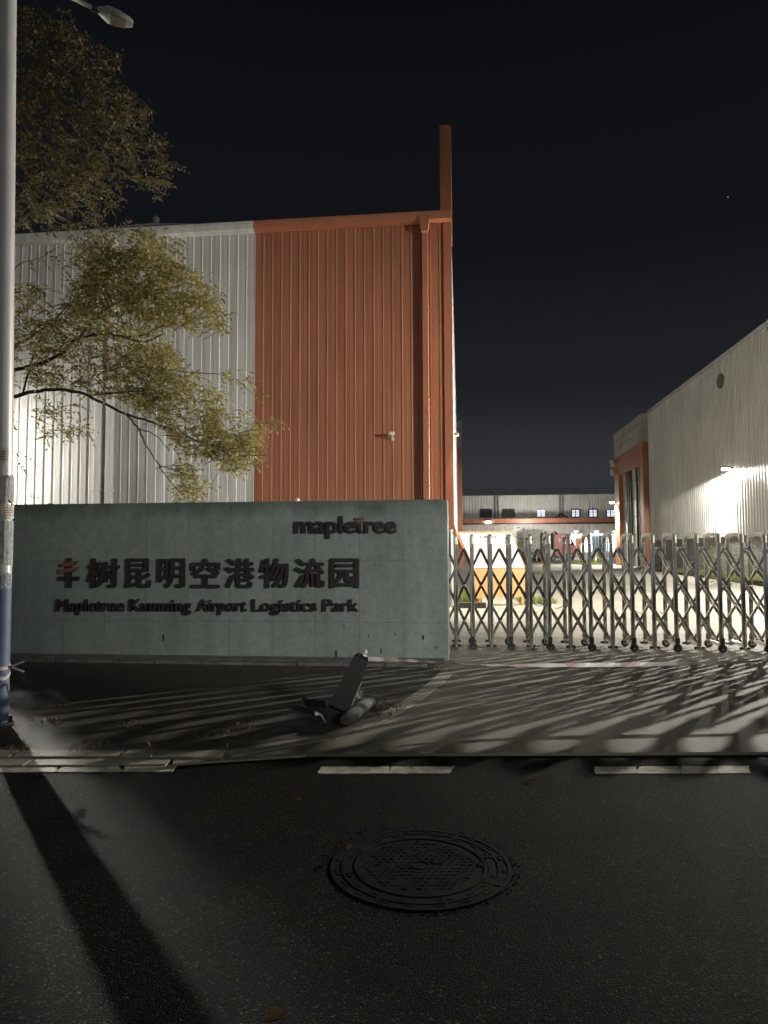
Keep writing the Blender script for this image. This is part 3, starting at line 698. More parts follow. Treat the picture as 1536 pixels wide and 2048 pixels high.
m = MB(); m.prism_xz([(c0 + .4, ct + .01), (c1 - .85, ct - .05), (c0 + .2, ct + .18)], CVv + .1, CVv + 2.2); part(m, 'wind_deflector', truck_white, cab)
m = MB(); m.box(c0 - .75, c0 - .3, CVv + .3, CVv + 2.2, cb + .55, zt_, .03); part(m, 'body_panel', truck_white, rt)
m = MB(); m.box(c0 - .9, c1 - .1, CVv + .2, CVv + 2.2, cb - .25, cb - .004); part(m, 'chassis', dark_metal, rt)
for uu in (c0 - .3, c1 - .7):
    for vv in (CVv + .15, CVv + 2.2):
        m = MB(); vehicle_wheel(m, uu, vv, gz(CVv) + .5, .5, .32); w_ = part(m, 'wheel', black_rub, rt, True)
        m = MB(); m.disc((uu, vv - .17, gz(CVv) + .5), (0, 1, 0), .28, .05, 16); part(m, 'rim', frame_w, w_, True)
m = MB(); cx_ = c0 - .35; m.disc((cx_, CVv - .05, cb + .35), (0, 1, 0), .33, .6, 20); part(m, 'fuel_tank', frame_w, rt, True)
# cargo in the bay
u0, zz = hit_v(1150, 1076, BV + 1); u1, _ = hit_v(1163, 1076, BV + 1); z0 = hit_v(1150, 1084, BV + 1)[1]
m = MB(); m.box(u0, u1, BV + 1, BV + 2.2, z0, zz, .03); m.box(u0 + .1, u1 - .1, BV + 1.02, BV + 2.1, dg + 1.0, z0 - .002)
single(m, 'cargo_stack', orange_clad, 'stack with an orange top load in the lit loading bay', 'cargo', ((u0 + u1) / 2, BV + 1.6, dg + 1))
u0 = hit_v(1186, 1076, BV + .8)[0]; u1 = hit_v(1213, 1076, BV + .8)[0]; zz = hit_v(1186, 1071, BV + .8)[1]
rd = thing('roller_shutter', 'pale blue-white ribbed shutter in the lit loading bay', 'shutter', ((u0 + u1) / 2, BV + .8, dg + 1))
m = MB(); m.ribbed(u0, u1, dg + 1.0, zz, lambda q, o, z: (q, BV + .8 - o, z), .5, .2, .12, False); part(m, 'curtain', mat('shutter_blue', (.34, .42, .50), .5), rd)
for uu in (u0 - .1, (u0 + u1) / 2, u1 + .1):
    m = MB(); m.box(uu - .09, uu + .09, BV + .6, BV + .66, dg + 1.0, zz + .1); part(m, 'guide_rail', dark_metal, rd)
p = ground(1192, 1131); pc = w2c(at_y(1192, 1131, 62)); pu, pv = pc.x, pc.y; pg = gz(62)
bo = thing('bollard', 'small yellow-green bollard standing in the yard before the loading bay', 'bollard', (pu, pv, pg))
m = MB(); m.tube([(pu, pv, pg), (pu, pv, pg + .62)], [.09, .08], 10); m.ball((pu, pv, pg + .63), .08, 10); part(m, 'post', mat('bollard_paint', (.32, .36, .06), .5), bo, True)
m = MB(); m.tube([(pu, pv, pg + .36), (pu, pv, pg + .46)], .093, 10); part(m, 'band', frame_w, bo)

# ================================================================== INFORMATION BOARD
B0 = at_y(954, 1212, 18.8); B1 = at_y(1049, 1207, 19.2); B0.z = B1.z = 0
bd = (B1 - B0).normalized(); bl = (B1 - B0).length; bn = Vector((bd.y, -bd.x, 0))
board = bpy.data.objects.new('information_board', None); COL.objects.link(board); board.location = B0; board.location.z = gz(19)
board.rotation_euler = (0, 0, math.atan2(bd.y, bd.x)); BASE[board] = Vector((0, 0, 0))
tag(board, 'slanted cream notice board with orange base standing behind the steel gate', 'notice board')
def bpt(px, py):
    r = ray(px, py); t_ = (B0 - O).dot(bn) / r.dot(bn); p = O + r * t_ - B0; return p.dot(bd), p.z - gz(19)
m = MB(); m.prism_xz([bpt(*q) for q in ((953, 1196.5), (1049, 1193), (1051, 1137), (944, 1137.5))], 0, .22); part(m, 'base_panel', board_orange, board)
m = MB(); m.prism_xz([bpt(*q) for q in ((944, 1136.8), (1051, 1136.3), (1023, 1063), (910.5, 1063))], 0, .22); fr_ = part(m, 'frame', board_orange, board)
m = MB(); m.prism_xz([bpt(*q) for q in ((948, 1136), (1048.5, 1135.6), (1021.5, 1066.5), (916.5, 1066.5))], -.012, -.002); fc = part(m, 'notice_face', board_white, fr_)
rnd = random.Random(3)
def dashrow(py, x0, x1, h):
    m = MB(); x = x0
    while x < x1:
        w_ = rnd.uniform(1.5, 7)
        a_, z_ = bpt(x, py); b__, z2 = bpt(min(x + w_, x1), py); m.box(a_, b__, -.0155, -.0135, z_ - h / 2, z_ + h / 2); x += w_ + rnd.uniform(.4, 1.4)
    part(m, 'text_line', text_grey, fc)
for x in (960, 967, 971, 976, 983, 989): dashrow(1074, x, x + 3.6, .07)
dashrow(1080.5, 962, 993, .02)
for k in range(13):
    y = 1086 + k * 3.3; s_ = (y - 1066) * .36; dashrow(y, 934 + s_ * .9, (1006 if k % 4 else 985) + s_ * .55, .012)
for px, py in ((960.5, 1212), (1047, 1208)):
    a_, z_ = bpt(px, 1196); m = MB(); m.box(a_ - .035, a_ + .035, .05, .16, -.02, bpt(px, 1195.5)[1]); part(m, 'leg', board_orange, board)

# ================================================================== GATE
GV, GD = 10.48, .53
xs = [912, 945, 982, 1021, 1061, 1098.5, 1140, 1181, 1224, 1265, 1307.5, 1351.5, 1396, 1440.5, 1486.5, 1532.5]
gu = [hit_v(x, 1200, GV)[0] for x in xs]
while gu[-1] < 6.2: gu.append(gu[-1] + .325)
gate = thing('retractable_gate', 'polished steel retractable gate with crossing scissor bars closing the yard entrance', 'gate', (3, GV + GD / 2, .02))
GZ = .02; HT = 1.70
for i, u in enumerate(gu):
    m = MB(); pts = []
    pts = [(u, GV, GZ + .035), (u, GV, GZ + 1.10), (u, GV, GZ + 1.20), (u, GV, HT - .14)]
    m.tube(pts, [.031, .031, .026, .026], 16)
    m.tube([(u, GV + GD, GZ + .035), (u, GV + GD, GZ + 1.10), (u, GV + GD, GZ + 1.20), (u, GV + GD, HT - .14)], [.031, .031, .026, .026], 16)
    fr_ = part(m, 'post_frame', steel, gate, True)
    m = MB()
    for vv in (GV, GV + GD): m.tube([(u, vv, HT - .138), (u, vv, HT - .03)], [.032, .030], 12)
    # arch cap, thick in the middle
    n_ = 12; top = []; bot = []
    for k in range(n_ + 1):
        th = math.pi * k / n_; y = GV + GD / 2 - math.cos(th) * (GD / 2 + .015)
        top.append((y, HT - .06 + max(0, math.sin(th)) ** .55 * .072)); y2 = GV + GD / 2 - math.cos(th) * (GD / 2 - .035); bot.append((y2, HT - .125 + max(0, math.sin(th)) ** .55 * .092))
    vs = []; fs = []
    for k in range(n_ + 1):
        for s_ in (-.024, .024): vs += [(u + s_, *top[k]), (u + s_, *bot[k])]
    for k in range(n_):
        a_ = 4 * k; c = a_ + 4
        fs += [(a_, a_ + 2, c + 2, c), (a_ + 1, c + 1, c + 3, a_ + 3), (a_, c, c + 1, a_ + 1), (a_ + 2, a_ + 3, c + 3, c + 2)]
    fs += [(0, 1, 3, 2), (4 * n_, 4 * n_ + 2, 4 * n_ + 3, 4 * n_ + 1)]
    m.add(vs, fs); part(m, 'arch_cap', cap_m, fr_, True)
    m = MB(); m.bar((u, GV + .02, GZ + .10), (u, GV + GD - .02, GZ + .10), .03, .045, (1, 0, 0)); part(m, 'foot_rail', steel_bar, fr_)
    if i % 2:
        for vv in (GV - .03, GV + GD + .01):
            m = MB(); m.tube([(u, vv - .02, GZ + .058), (u, vv + .02, GZ + .058)], .058, 20); wh = part(m, 'wheel', black_rub, gate, True)
            m = MB(); m.tube([(u, vv - .024, GZ + .058), (u, vv + .024, GZ + .058)], .022, 12); part(m, 'hub', steel_bar, wh, True)
            m = MB(); m.box(u - .03, u + .03, vv - .03, vv + .03, GZ + .12, GZ + .20, .008); m.box(u - .02, u + .02, vv - .032, vv - .026, GZ + .05, GZ + .12); part(m, 'fork', dark_metal, wh)
    else:
        for vv in (GV, GV + GD):
            m = MB(); m.box(u - .055, u + .055, vv - .02, vv + .02, GZ + .05, GZ + .075); m.ball((u - .055, vv, GZ + .06), .02, 8); m.ball((u + .055, vv, GZ + .06), .02, 8)
            part(m, 'foot_bolt', dark_metal, fr_)
# lattice: nodes alternately between the posts and at the posts
lev = [hit_v(1000, y, GV + .25)[1] for y in (1097.5, 1136, 1170.5, 1206, 1241, 1276)]
def colx(c):                                      # c in half cells
    i = c // 2
    if c % 2 == 0: return gu[min(max(i, 0), len(gu) - 1)] if 0 <= i < len(gu) else gu[0] - .245 * (-i) if i < 0 else gu[-1] + .32 * (i - len(gu) + 1)
    return (colx(c - 1) + colx(c + 1)) / 2
ncol = 2 * len(gu)
def clip_bar(c0, dirn, vv, m):
    pts = []
    for k in range(6):
        c = c0 + dirn * k
        if c < -1 or c > ncol - 2: continue
        pts.append((colx(c), vv, lev[k]))
    for a_, b_ in zip(pts[:-1], pts[1:]): m.bar(a_, b_, .020, .036, (0, 1, 0))
    return len(pts) > 1
for c0 in range(-5, ncol + 6, 2):
    for vv in (GV + .16, GV + .335):
        m = MB()
        if clip_bar(c0, 1, vv, m):
            if vv < GV + .2:
                for k in range(6):
                    if -1 <= c0 + k <= ncol - 2:
                        m.tube([(colx(c0 + k), GV + .135, lev[k]), (colx(c0 + k), GV + .395, lev[k])], .011, 8); m.ball((colx(c0 + k), GV + .138, lev[k]), .018, 8)
            part(m, 'scissor_bar', steel_bar, gate)
    for vv in (GV + .25,):
        m = MB()
        if clip_bar(c0, -1, vv, m): part(m, 'scissor_bar', steel_bar, gate)
m = MB()
for (x0, y0), (x1, y1), (x2, y2) in (((1066, 1205), (1078, 1213), (1090, 1206)), ((1110, 1216), (1122, 1214), (1136, 1204)), ((1272, 1222), (1284, 1226), (1296, 1213)), ((1318, 1222), (1328, 1226), (1338, 1214))):
    q = [hit_v(x, y, GV + .42) for x, y in ((x0, y0), ((x0 + x1) / 2, (y0 + y1) / 2 + 2), (x1, y1), ((x2 + x1) / 2, (y2 + y1) / 2 + 1), (x2, y2))]
    m.tube([(u, GV + .42, z) for u, z in q], .005, 6)
part(m, 'cable', black_rub, gate)

# ================================================================== STREET LAMP POLE
edge0 = ground(14, 1452); PX, PY = edge0.x - .10, edge0.y
zb = lambda py: at_y(10, py, PY).z
pl = thing('street_lamp', 'tall grey street lamp pole with blue painted foot and unlit lamp head', 'street lamp', (PX, PY, 0), comp=False)
HP = 7.0
def prad(z): return .100 - .008 * z / HP
zb1 = zb(1158)
m = MB(); m.tube([(PX, PY, 0.0), (PX, PY, zb1)], [prad(0) + .001, prad(zb1) + .001], 28); part(m, 'blue_foot', pole_blue, pl, True)
m = MB(); m.tube([(PX, PY, zb1), (PX - .095, PY, HP)], [prad(zb1), prad(HP)], 28); part(m, 'shaft', pole_white, pl, True)
m = MB(); m.disc((PX, PY, .015), (0, 0, 1), .14, .03, 24)
for k in range(4): m.tube([(PX + .118 * math.cos(k * 1.57 + .78), PY + .118 * math.sin(k * 1.57 + .78), .03), (PX + .118 * math.cos(k * 1.57 + .78), PY + .118 * math.sin(k * 1.57 + .78), .07)], .015, 6)
part(m, 'base_plate', dark_metal, pl)
rnd = random.Random(5)
def patch(z0, z1, th0, th1, mt, name):
    mb = MB(); n_ = 8; vs = []; fs = []
    for k in range(n_ + 1):
        th = th0 + (th1 - th0) * k / n_
        for z in (z0 + rnd.uniform(-.02, .02), z1 + rnd.uniform(-.02, .02)):
            r_ = prad(z) + .0025; vs.append((PX + r_ * math.cos(th), PY + r_ * math.sin(th), z))
    for k in range(n_): fs.append((2 * k, 2 * k + 2, 2 * k + 3, 2 * k + 1))
    mb.add(vs, fs); return part(mb, name, mt, pl)
peel = mat('peeling_paste', (.50, .50, .47), .8, 0, .35, 30, .002, 80, col2=(.26, .27, .26))
posterm = mat('poster_paper', (.62, .60, .52), .7, 0, .1, 20)
patch(zb1 + .12, zb(1040), R(-150), R(20), peel, 'paste_patch'); patch(zb(1005), zb(955), R(-140), R(15), peel, 'paste_patch')
patch(zb(1175), zb1 + .05, R(-110), R(10), mat('scuff', (.42, .43, .45), .8, 0, .4, 40, col2=(.10, .13, .2)), 'scuff')
patch(zb(1035), zb(1010), R(-80), R(18), posterm, 'sticker'); patch(zb(925), zb(900), R(-110), R(-35), posterm, 'sticker')
red_ink = mat('red_ink', (.36, .19, .16), .7)
for (y0, y1, t0, t1) in ((1032, 1013, R(-50), R(5)), (922, 903, R(-100), R(-45))):
    for k in range(4):
        za, zc = zb(y0 + (y1 - y0) * k / 4), zb(y0 + (y1 - y0) * (k + .45) / 4); mb = MB(); vs = []; fs = []
        for q in range(7):
            th = t0 + (t1 - t0) * q / 6
            for z in (za, zc): r_ = prad(z) + .004; vs.append((PX + r_ * math.cos(th), PY + r_ * math.sin(th), z))
        for q in range(6): fs.append((2 * q, 2 * q + 2, 2 * q + 3, 2 * q + 1))
        mb.add(vs, fs); part(mb, 'sticker_print', red_ink, pl)
HY = PY + .62; h0 = at_y(150, -2, PY + .45); h1 = at_y(194, 20, HY)
m = MB(); d = (h1 - h0); root_ = h0 - d * ((h0.x - PX) / d.x); m.tube([root_, h0, h1], [.024, .022, .020], 12); part(m, 'arm', pole_white, pl, True)
hd = (at_y(258, 46, HY + .12) - at_y(190, 22, HY)); hx = hd.normalized(); hside = hx.cross(Vector((0, 0, 1))).normalized(); hup = hside.cross(hx).normalized()
hc = h1
def hp(a_, s_, up): return hc + hx * a_ + hside * s_ + hup * up
L_ = hd.length
sec = [(-.01, .024, .03, .0), (.04, .06, .05, -.02), (.10, .112, .07, -.03), (L_ * .62, .112, .06, -.03), (L_ * .94, .075, .036, -.025), (L_ + .02, .045, .018, -.02)]
m = MB(); n_ = 12
for (a_, w_, hgt, off) in sec:
    for k in range(n_):
        th = 2 * math.pi * k / n_; sz = math.sin(th); m.v.append(hp(a_, math.cos(th) * w_, (hgt if sz > 0 else .018) * sz + off * .6))
for i in range(len(sec) - 1):
    for k in range(n_): m.f.append([i * n_ + k, i * n_ + (k + 1) % n_, (i + 1) * n_ + (k + 1) % n_, (i + 1) * n_ + k])
m.f.append(list(range(n_))[::-1]); m.f.append([(len(sec) - 1) * n_ + k for k in range(n_)])
hh = part(m, 'lamp_head', pole_white, pl, True)
m = MB(); m.extr([hp(.13, -.065, -.034), hp(.13, .065, -.034), hp(L_ * .86, .05, -.033), hp(L_ * .86, -.05, -.033)], -hup * .02); part(m, 'lens', mat('unlit_lens', (.30, .25, .16), .25), hh)
m = MB(); m.tube([h1 - d.normalized() * .06, h1 + hx * .02], .028, 12); part(m, 'arm_collar', dark_metal, hh, True)

# ribbons of barrier tape tied round the pole
def ribbon(mb, pts, w, twist=0.0):
    pts = [Vector(p) for p in pts]; vs = []; n_ = len(pts)
    for i, p in enumerate(pts):
        d = (pts[min(i + 1, n_ - 1)] - pts[max(i - 1, 0)]).normalized(); s_ = d.cross(Vector((0, -1, 0))).normalized()
        s_ = Matrix.Rotation(twist * i / n_ + .2 * math.sin(i * 1.3), 3, d) @ s_; vs += [p - s_ * w / 2, p + s_ * w / 2]
    mb.add(vs, [(2 * i, 2 * i + 2, 2 * i + 3, 2 * i + 1) for i in range(n_ - 1)])
def spline(ctrl, n_=8):
    c = [Vector(p) for p in ctrl]; c = [c[0] * 2 - c[1]] + c + [c[-1] * 2 - c[-2]]; o_ = []
    for i in range(1, len(c) - 2):
        for k in range(n_):
            t_ = k / n_; a_, b_, d_, e_ = c[i - 1:i + 3]
            o_.append(.5 * ((2 * b_) + (d_ - a_) * t_ + (2 * a_ - 5 * b_ + 4 * d_ - e_) * t_ ** 2 + (3 * b_ - a_ - 3 * d_ + e_) * t_ ** 3))
    o_.append(c[-2]); return o_
rib = thing('ribbon', 'red and white barrier tape ribbon knotted round the blue pole foot', 'barrier tape', (PX, PY, zb(1332)), comp=False)
yk = PY - .12
m = MB(); ring = []
for k in range(21):
    th = 2 * math.pi * k / 20; ring.append((PX + (prad(.6) + .006) * math.cos(th), PY + (prad(.6) + .006) * math.sin(th), zb(1333) + .01 * math.sin(3 * th)))
for w_, off in ((.03, 0),):
    vs = []
    for p in ring: vs += [(p[0], p[1], p[2] - w_ / 2), (p[0], p[1], p[2] + w_ / 2)]
    m.add(vs, [(2 * i, 2 * i + 2, 2 * i + 3, 2 * i + 1) for i in range(20)])
ring2 = [(p[0], p[1], zb(1350) + (p[2] - zb(1333)) * 2) for p in ring]; vs = []
for p in ring2: vs += [(p[0], p[1], p[2] - .018), (p[0], p[1], p[2] + .012)]
m.add(vs, [(2 * i, 2 * i + 2, 2 * i + 3, 2 * i + 1) for i in range(20)])
part(m, 'band', tape_m, rib)
kn = at_y(20, 1334, yk)
m = MB(); m.ball(kn, .016, 8, (1.3, 1, .9), .15); part(m, 'knot', mat('tape_red', (.4, .1, .12), .4), rib)
m = MB(); ribbon(m, spline([kn, at_y(32, 1329, yk), at_y(42, 1325, yk), at_y(49, 1323, yk + .02)]), .022, 1.2); ribbon(m, spline([kn, at_y(31, 1337, yk), at_y(41, 1341, yk), at_y(48, 1344, yk)]), .018, -1.0)
ribbon(m, spline([at_y(12, 1366, PY - .03), at_y(15, 1380, PY - .06), at_y(19, 1392, PY - .05), at_y(26, 1405, PY - .04)]), .022, .9)
part(m, 'tail', mat('tape_white', (.55, .53, .50), .35), rib)

# ================================================================== KNOCKED-DOWN BOLLARD
b0 = ground(680, 1447); tip = at_y(729, 1314, b0.y + .28)
kb = thing('broken_bollard', 'black square bollard knocked over and leaning on its torn concrete footing', 'bollard', (b0.x, b0.y, .03), comp=False)
ax = (tip - (b0 + Vector((0, 0, .10)))).normalized(); sd = ax.cross(Vector((0, -1, .2))).normalized(); up_ = sd.cross(ax)
foot = b0 + Vector((-.02, 0, .10))
def kq(a_, s_, n_): return foot + ax * a_ + sd * s_ + up_ * n_
Lb = (tip - foot).length
m = MB(); q = []
for a_, w_, t_ in ((0, .085, .075), (Lb - .05, .070, .062), (Lb, .045, .04)):
    q += [kq(a_, -w_, -t_), kq(a_, w_, -t_), kq(a_, w_, t_), kq(a_, -w_, t_)]
m.add(q, [(3, 2, 1, 0), (8, 9, 10, 11)] + [(4 * i + k, 4 * i + (k + 1) % 4, 4 * i + 4 + (k + 1) % 4, 4 * i + 4 + k) for i in range(2) for k in range(4)])
part(m, 'post', mat('bollard_black', (.010, .010, .010), .6), kb)
m = MB(); m.tube([kq(Lb * .02, .09, -.04), kq(Lb * .62, .082, -.04)], .006, 6); part(m, 'edge_strip', mat('worn_edge', (.22, .21, .19), .5, .4), kb)
m = MB(); m.ball(b0 + Vector((-.06, .02, .06)), .17, 12, (1.15, .8, .42), .18); part(m, 'footing', mat('dark_clod', (.03, .028, .026), .95, 0, .4, 20, .01, 40), kb)
m = MB(); c0_ = ground(690, 1458) + Vector((0, -.02, .075)); c1_ = ground(742, 1420) + Vector((0, 0, .09)); dd = (c1_ - c0_)
m.tube([c0_ + dd * t_ for t_ in (0, .06, .3, .6, .9, 1.0)], [.04, .058, .062, .060, .055, .04], 18)
part(m, 'concrete_stub', foam_conc, kb, True)
m = MB(); m.extr([ground(703, 1412), ground(722, 1397), ground(724, 1388) + Vector((0, 0, .06)), ground(710, 1403) + Vector((0, 0, .1))], (.02, .03, .02)); m.extr([ground(604, 1412) + Vector((0, 0, .06)), ground(650, 1424) + Vector((0, 0, .08)), ground(652, 1430) + Vector((0, 0, .04)), ground(612, 1418) + Vector((0, 0, .02))], (0, .03, .01)); part(m, 'bent_flange', foam_conc, kb)
m = MB(); kp = at_y(632, 1427, b0.y - .1); m.ball(kp, .018, 8, (1, 1, 1), .2); ribbon(m, spline([kp, at_y(641, 1429, b0.y - .1), at_y(646, 1436, b0.y - .12), at_y(651, 1444, b0.y - .1)]), .018, .8)
o_ = m.obj('tape_scrap', paper_m, kp); o_.location = kp; tag(o_, 'short white tape scrap tied at the foot of the fallen bollard', 'barrier tape')

# barrier tape pulled from the bollard tip to the right
tp = [tip + Vector((.0, -.03, -.01)), at_y(800, 1320, tip.y - .05), at_y(880, 1325, tip.y), at_y(980, 1330, tip.y + .05), at_y(1100, 1330.5, tip.y + .15), at_y(1250, 1329, tip.y + .25), at_y(1400, 1326, tip.y + .3), at_y(1536, 1322, tip.y + .35), at_y(1750, 1315, tip.y + .5), at_y(2100, 1290, tip.y + .6)]
bt = thing('barrier_tape', 'pale red and white barrier tape stretched low across the driveway', 'barrier tape', tuple(tip), comp=False)
m = MB(); ribbon(m, spline(tp, 10), .038, 5.5); part(m, 'band', tape_m, bt)
m = MB(); m.ball(tip + Vector((0, -.02, 0)), .03, 10, (1, 1, 1), .2)
ribbon(m, spline([tip, tip + Vector((.005, -.03, .03)), tip + Vector((.02, -.03, .06)), tip + Vector((-.005, -.02, .07))], 6), .03, 2); ribbon(m, spline([tip, tip + Vector((-.03, -.04, .01)), tip + Vector((-.04, -.04, .03))], 6), .02, 1)
part(m, 'knot', mat('tape_white', (.55, .53, .50), .35), bt)
ep = tp[-1]
es = thing('barrier_post', 'slim black post holding the far end of the barrier tape', 'post', (ep.x, ep.y, .02), comp=False)
m = MB(); m.tube([(ep.x, ep.y, .02), (ep.x, ep.y, .8)], .04, 12); part(m, 'post', dark_metal, es, True); m = MB(); m.disc((ep.x, ep.y, .04), (0, 0, 1), .14, .04); part(m, 'base', dark_metal, es)

# ================================================================== MANHOLE
mc = ground(841, 1731); MR = .417
mh = thing('manhole_cover', 'round cast iron manhole cover with ringed rim set in the asphalt', 'manhole cover', (mc.x, mc.y, 0), comp=False)
def ring_mesh(mb, r0, r1, z0, z1, n_=72):
    vs = []; fs = []
    for k in range(n_):
        th = 2 * math.pi * k / n_; c, s_ = math.cos(th), math.sin(th)
        vs += [(mc.x + r0 * c, mc.y + r0 * s_, z0), (mc.x + r0 * c, mc.y + r0 * s_, z1), (mc.x + r1 * c, mc.y + r1 * s_, z1), (mc.x + r1 * c, mc.y + r1 * s_, z0)]
    for k in range(n_):
        a_ = 4 * k; b_ = 4 * ((k + 1) % n_)
        fs += [(a_, b_, b_ + 1, a_ + 1), (a_ + 1, b_ + 1, b_ + 2, a_ + 2), (a_ + 2, b_ + 2, b_ + 3, a_ + 3), (a_, a_ + 3, b_ + 3, b_)]
    mb.add(vs, fs)
m = MB(); ring_mesh(m, MR - .018, MR, 0.001, .005); ring_mesh(m, MR - .105, MR - .018, .001, .0025); ring_mesh(m, MR - .062, MR - .050, .0025, .005)
for k in range(40):
    if k % 10 == 0: continue
    th = 2 * math.pi * k / 40; c, s_ = math.cos(th), math.sin(th); tv = Vector((-s_, c, 0)); pv_ = Vector((mc.x, mc.y, .0032))
    r_ = MR - (.033 if k % 2 else .078); p = pv_ + Vector((c, s_, 0)) * r_; m.bar(p - tv * .018, p + tv * .018, .013, .0035, (c, s_, 0))
for k in range(8):
    th = 2 * math.pi * (k + .3) / 8; c, s_ = math.cos(th), math.sin(th); p = Vector((mc.x, mc.y, .0032)); m.bar(p + Vector((c, s_, 0)) * (MR - .1), p + Vector((c, s_, 0)) * (MR - .02), .016, .004, (-s_, c, 0))
part(m, 'rim', iron, mh)
m = MB(); ring_mesh(m, .001, MR - .110, .001, .0022); ring_mesh(m, MR - .125, MR - .110, .0022, .0055)
rnd = random.Random(11); RI = MR - .132
for gx in range(-9, 10):
    for gy in range(-9, 10):
        cx_, cy_ = gx * .033 + (.016 if gy % 2 else 0), gy * .033
        if math.hypot(cx_, cy_) > RI - .02: continue
        if rnd.random() < .12 or math.hypot(cx_, cy_) < .05: continue
        ang = R(45) if (gx // 3 + gy // 3) % 2 else R(-20); dv = Vector((math.cos(ang), math.sin(ang), 0)) * .011; p = Vector((mc.x + cx_, mc.y + cy_, .0028))
        m.bar(p - dv, p + dv, .007, .0034 + rnd.uniform(-.001, .001), (-dv.y, dv.x, 0))
ring_mesh(m, .035, .045, .0022, .005, 24); m.box(mc.x + .27, mc.x + .295, mc.y - .02, mc.y + .02, .0022, .0055); m.box(mc.x + .06, mc.x + .1, mc.y + .01, mc.y + .05, .0022, .005)
part(m, 'cover', iron, mh)
# broken asphalt lip round the rim
m = MB(); rnd = random.Random(2)
for k in range(160):
    th = rnd.uniform(0, 6.283); r_ = MR + rnd.uniform(.004, .05) * (1.4 if math.cos(th - 3.2) > .3 else .8); s_ = rnd.uniform(.002, .006)
    m.ball((mc.x + r_ * math.cos(th), mc.y + r_ * math.sin(th), s_ * .3), s_, 6, (1, 1, .7), .3)
o_ = m.obj('loose_chippings', asph); tag(o_, kind='stuff')

# fallen leaves on the road and by the kerb
def flat_leaf(px, py, L, ang, m_, label, curl=.01):
    p = ground(px, py); mb = MB(); d = Vector((math.cos(ang), math.sin(ang), 0)); s_ = Vector((-d.y, d.x, 0)); z = Vector((0, 0, 1))
    v_ = [p - d * L + z * .004, p - d * L * .3 + s_ * L * .38 + z * (.004 + curl), p + d * L * .4 + s_ * L * .3 + z * (.004 + curl * 1.5), p + d * L + z * (.006 + curl), p + d * L * .4 - s_ * L * .3 + z * .005, p - d * L * .3 - s_ * L * .38 + z * .005, p + z * .004]
    mb.add(v_, [(0, 6, 1), (1, 6, 2), (2, 6, 3), (3, 6, 4), (4, 6, 5), (5, 6, 0)]); mb.add([q + z * .0012 for q in v_], [(1, 6, 0), (2, 6, 1), (3, 6, 2), (4, 6, 3), (5, 6, 4), (0, 6, 5)])
    o_ = mb.obj('fallen_leaf', m_, p); o_.location = p; tag(o_, label, 'leaf', 'fallen leaves on the road')
flat_leaf(1061, 1565, .035, .1, leaf_dry, 'small curled dry leaf on the road past the middle lane dash')
flat_leaf(698, 1698, .022, .8, leaf_dry, 'tiny tan leaf caught at the left rim of the manhole')
flat_leaf(550, 2040, .042, .4, leaf_dry, 'curled brown leaf lying at the bottom edge of the road', .016)
flat_leaf(598, 1601, .016, .2, leaf_dry, 'very small dry leaf on the road left of the manhole')

# debris and weeds along the kerb
m = MB(); rnd = random.Random(9)
def blade(mb, p, h, lean, w_=.006):
    a_ = rnd.uniform(0, 6.28); s_ = Vector((math.cos(a_), math.sin(a_), 0)) * w_; t_ = p + Vector((rnd.uniform(-lean, lean), rnd.uniform(-lean, lean), h)); mb.add([p - s_, p + s_, t_], [(0, 1, 2)])
for (px, py, n_, sp) in ((120, 1410, 26, .05), (100, 1445, 30, .06), (240, 1450, 30, .07), (280, 1455, 26, .06), (410, 1470, 40, .08), (440, 1460, 30, .06), (490, 1452, 34, .06), (310, 1500, 40, .08), (180, 1497, 30, .08), (470, 1488, 30, .06), (770, 1415, 70, .10), (760, 1432, 40, .08), (870, 1340, 40, .10), (600, 1342, 20, .12), (30, 1500, 30, .08)):
    p = ground(px, py, .035)
    for k in range(n_): blade(m, p + Vector((rnd.gauss(0, sp), rnd.gauss(0, sp), 0)), rnd.uniform(.01, .05), .05)
for k in range(260):
    p = c2w(rnd.uniform(-6, -.2), SV - rnd.uniform(.31, .51), .03); blade(m, p, rnd.uniform(.006, .03), .05, .01)
o_ = m.obj('weeds', leafmat('weed_leaf', [(.09, .085, .04), (.16, .13, .07), (.06, .065, .03)])); tag(o_, kind='stuff')

# ================================================================== TREES
rnd = random.Random(21)
def spray(mb, p, d, n_=4, L=.30, leaf=.085):
    d = d.normalized(); side = d.cross(Vector((0, 0, 1)))
    if side.length < .1: side = Vector((1, 0, 0))
    side.normalize(); q = p.copy(); step = L / n_
    for k in range(n_ + 1):
        d2 = (d + Vector((0, 0, -.16 * k))).normalized(); q = q + d2 * step
        for s_ in ((-1, 1) if k < n_ else (0,)):
            ld = (d2 * .75 + side * s_ * .85 + Vector((rnd.uniform(-.25, .25), rnd.uniform(-.25, .25), rnd.uniform(-.55, .1)))).normalized()
            ll = leaf * rnd.uniform(.7, 1.2); wv = ld.cross(Vector((rnd.uniform(-1, 1), rnd.uniform(-1, 1), rnd.uniform(.2, 1)))).normalized() * ll * .21
            b_ = q + ld * .008
            mb.add([b_, b_ + ld * ll * .45 + wv, b_ + ld * ll, b_ + ld * ll * .45 - wv], [(0, 1, 2, 3)])
def inpoly(x, y, P):
    c = False; j = len(P) - 1
    for i in range(len(P)):
        if (P[i][1] > y) != (P[j][1] > y) and x < (P[j][0] - P[i][0]) * (y - P[i][1]) / (P[j][1] - P[i][1]) + P[i][0]: c = not c
        j = i
    return c
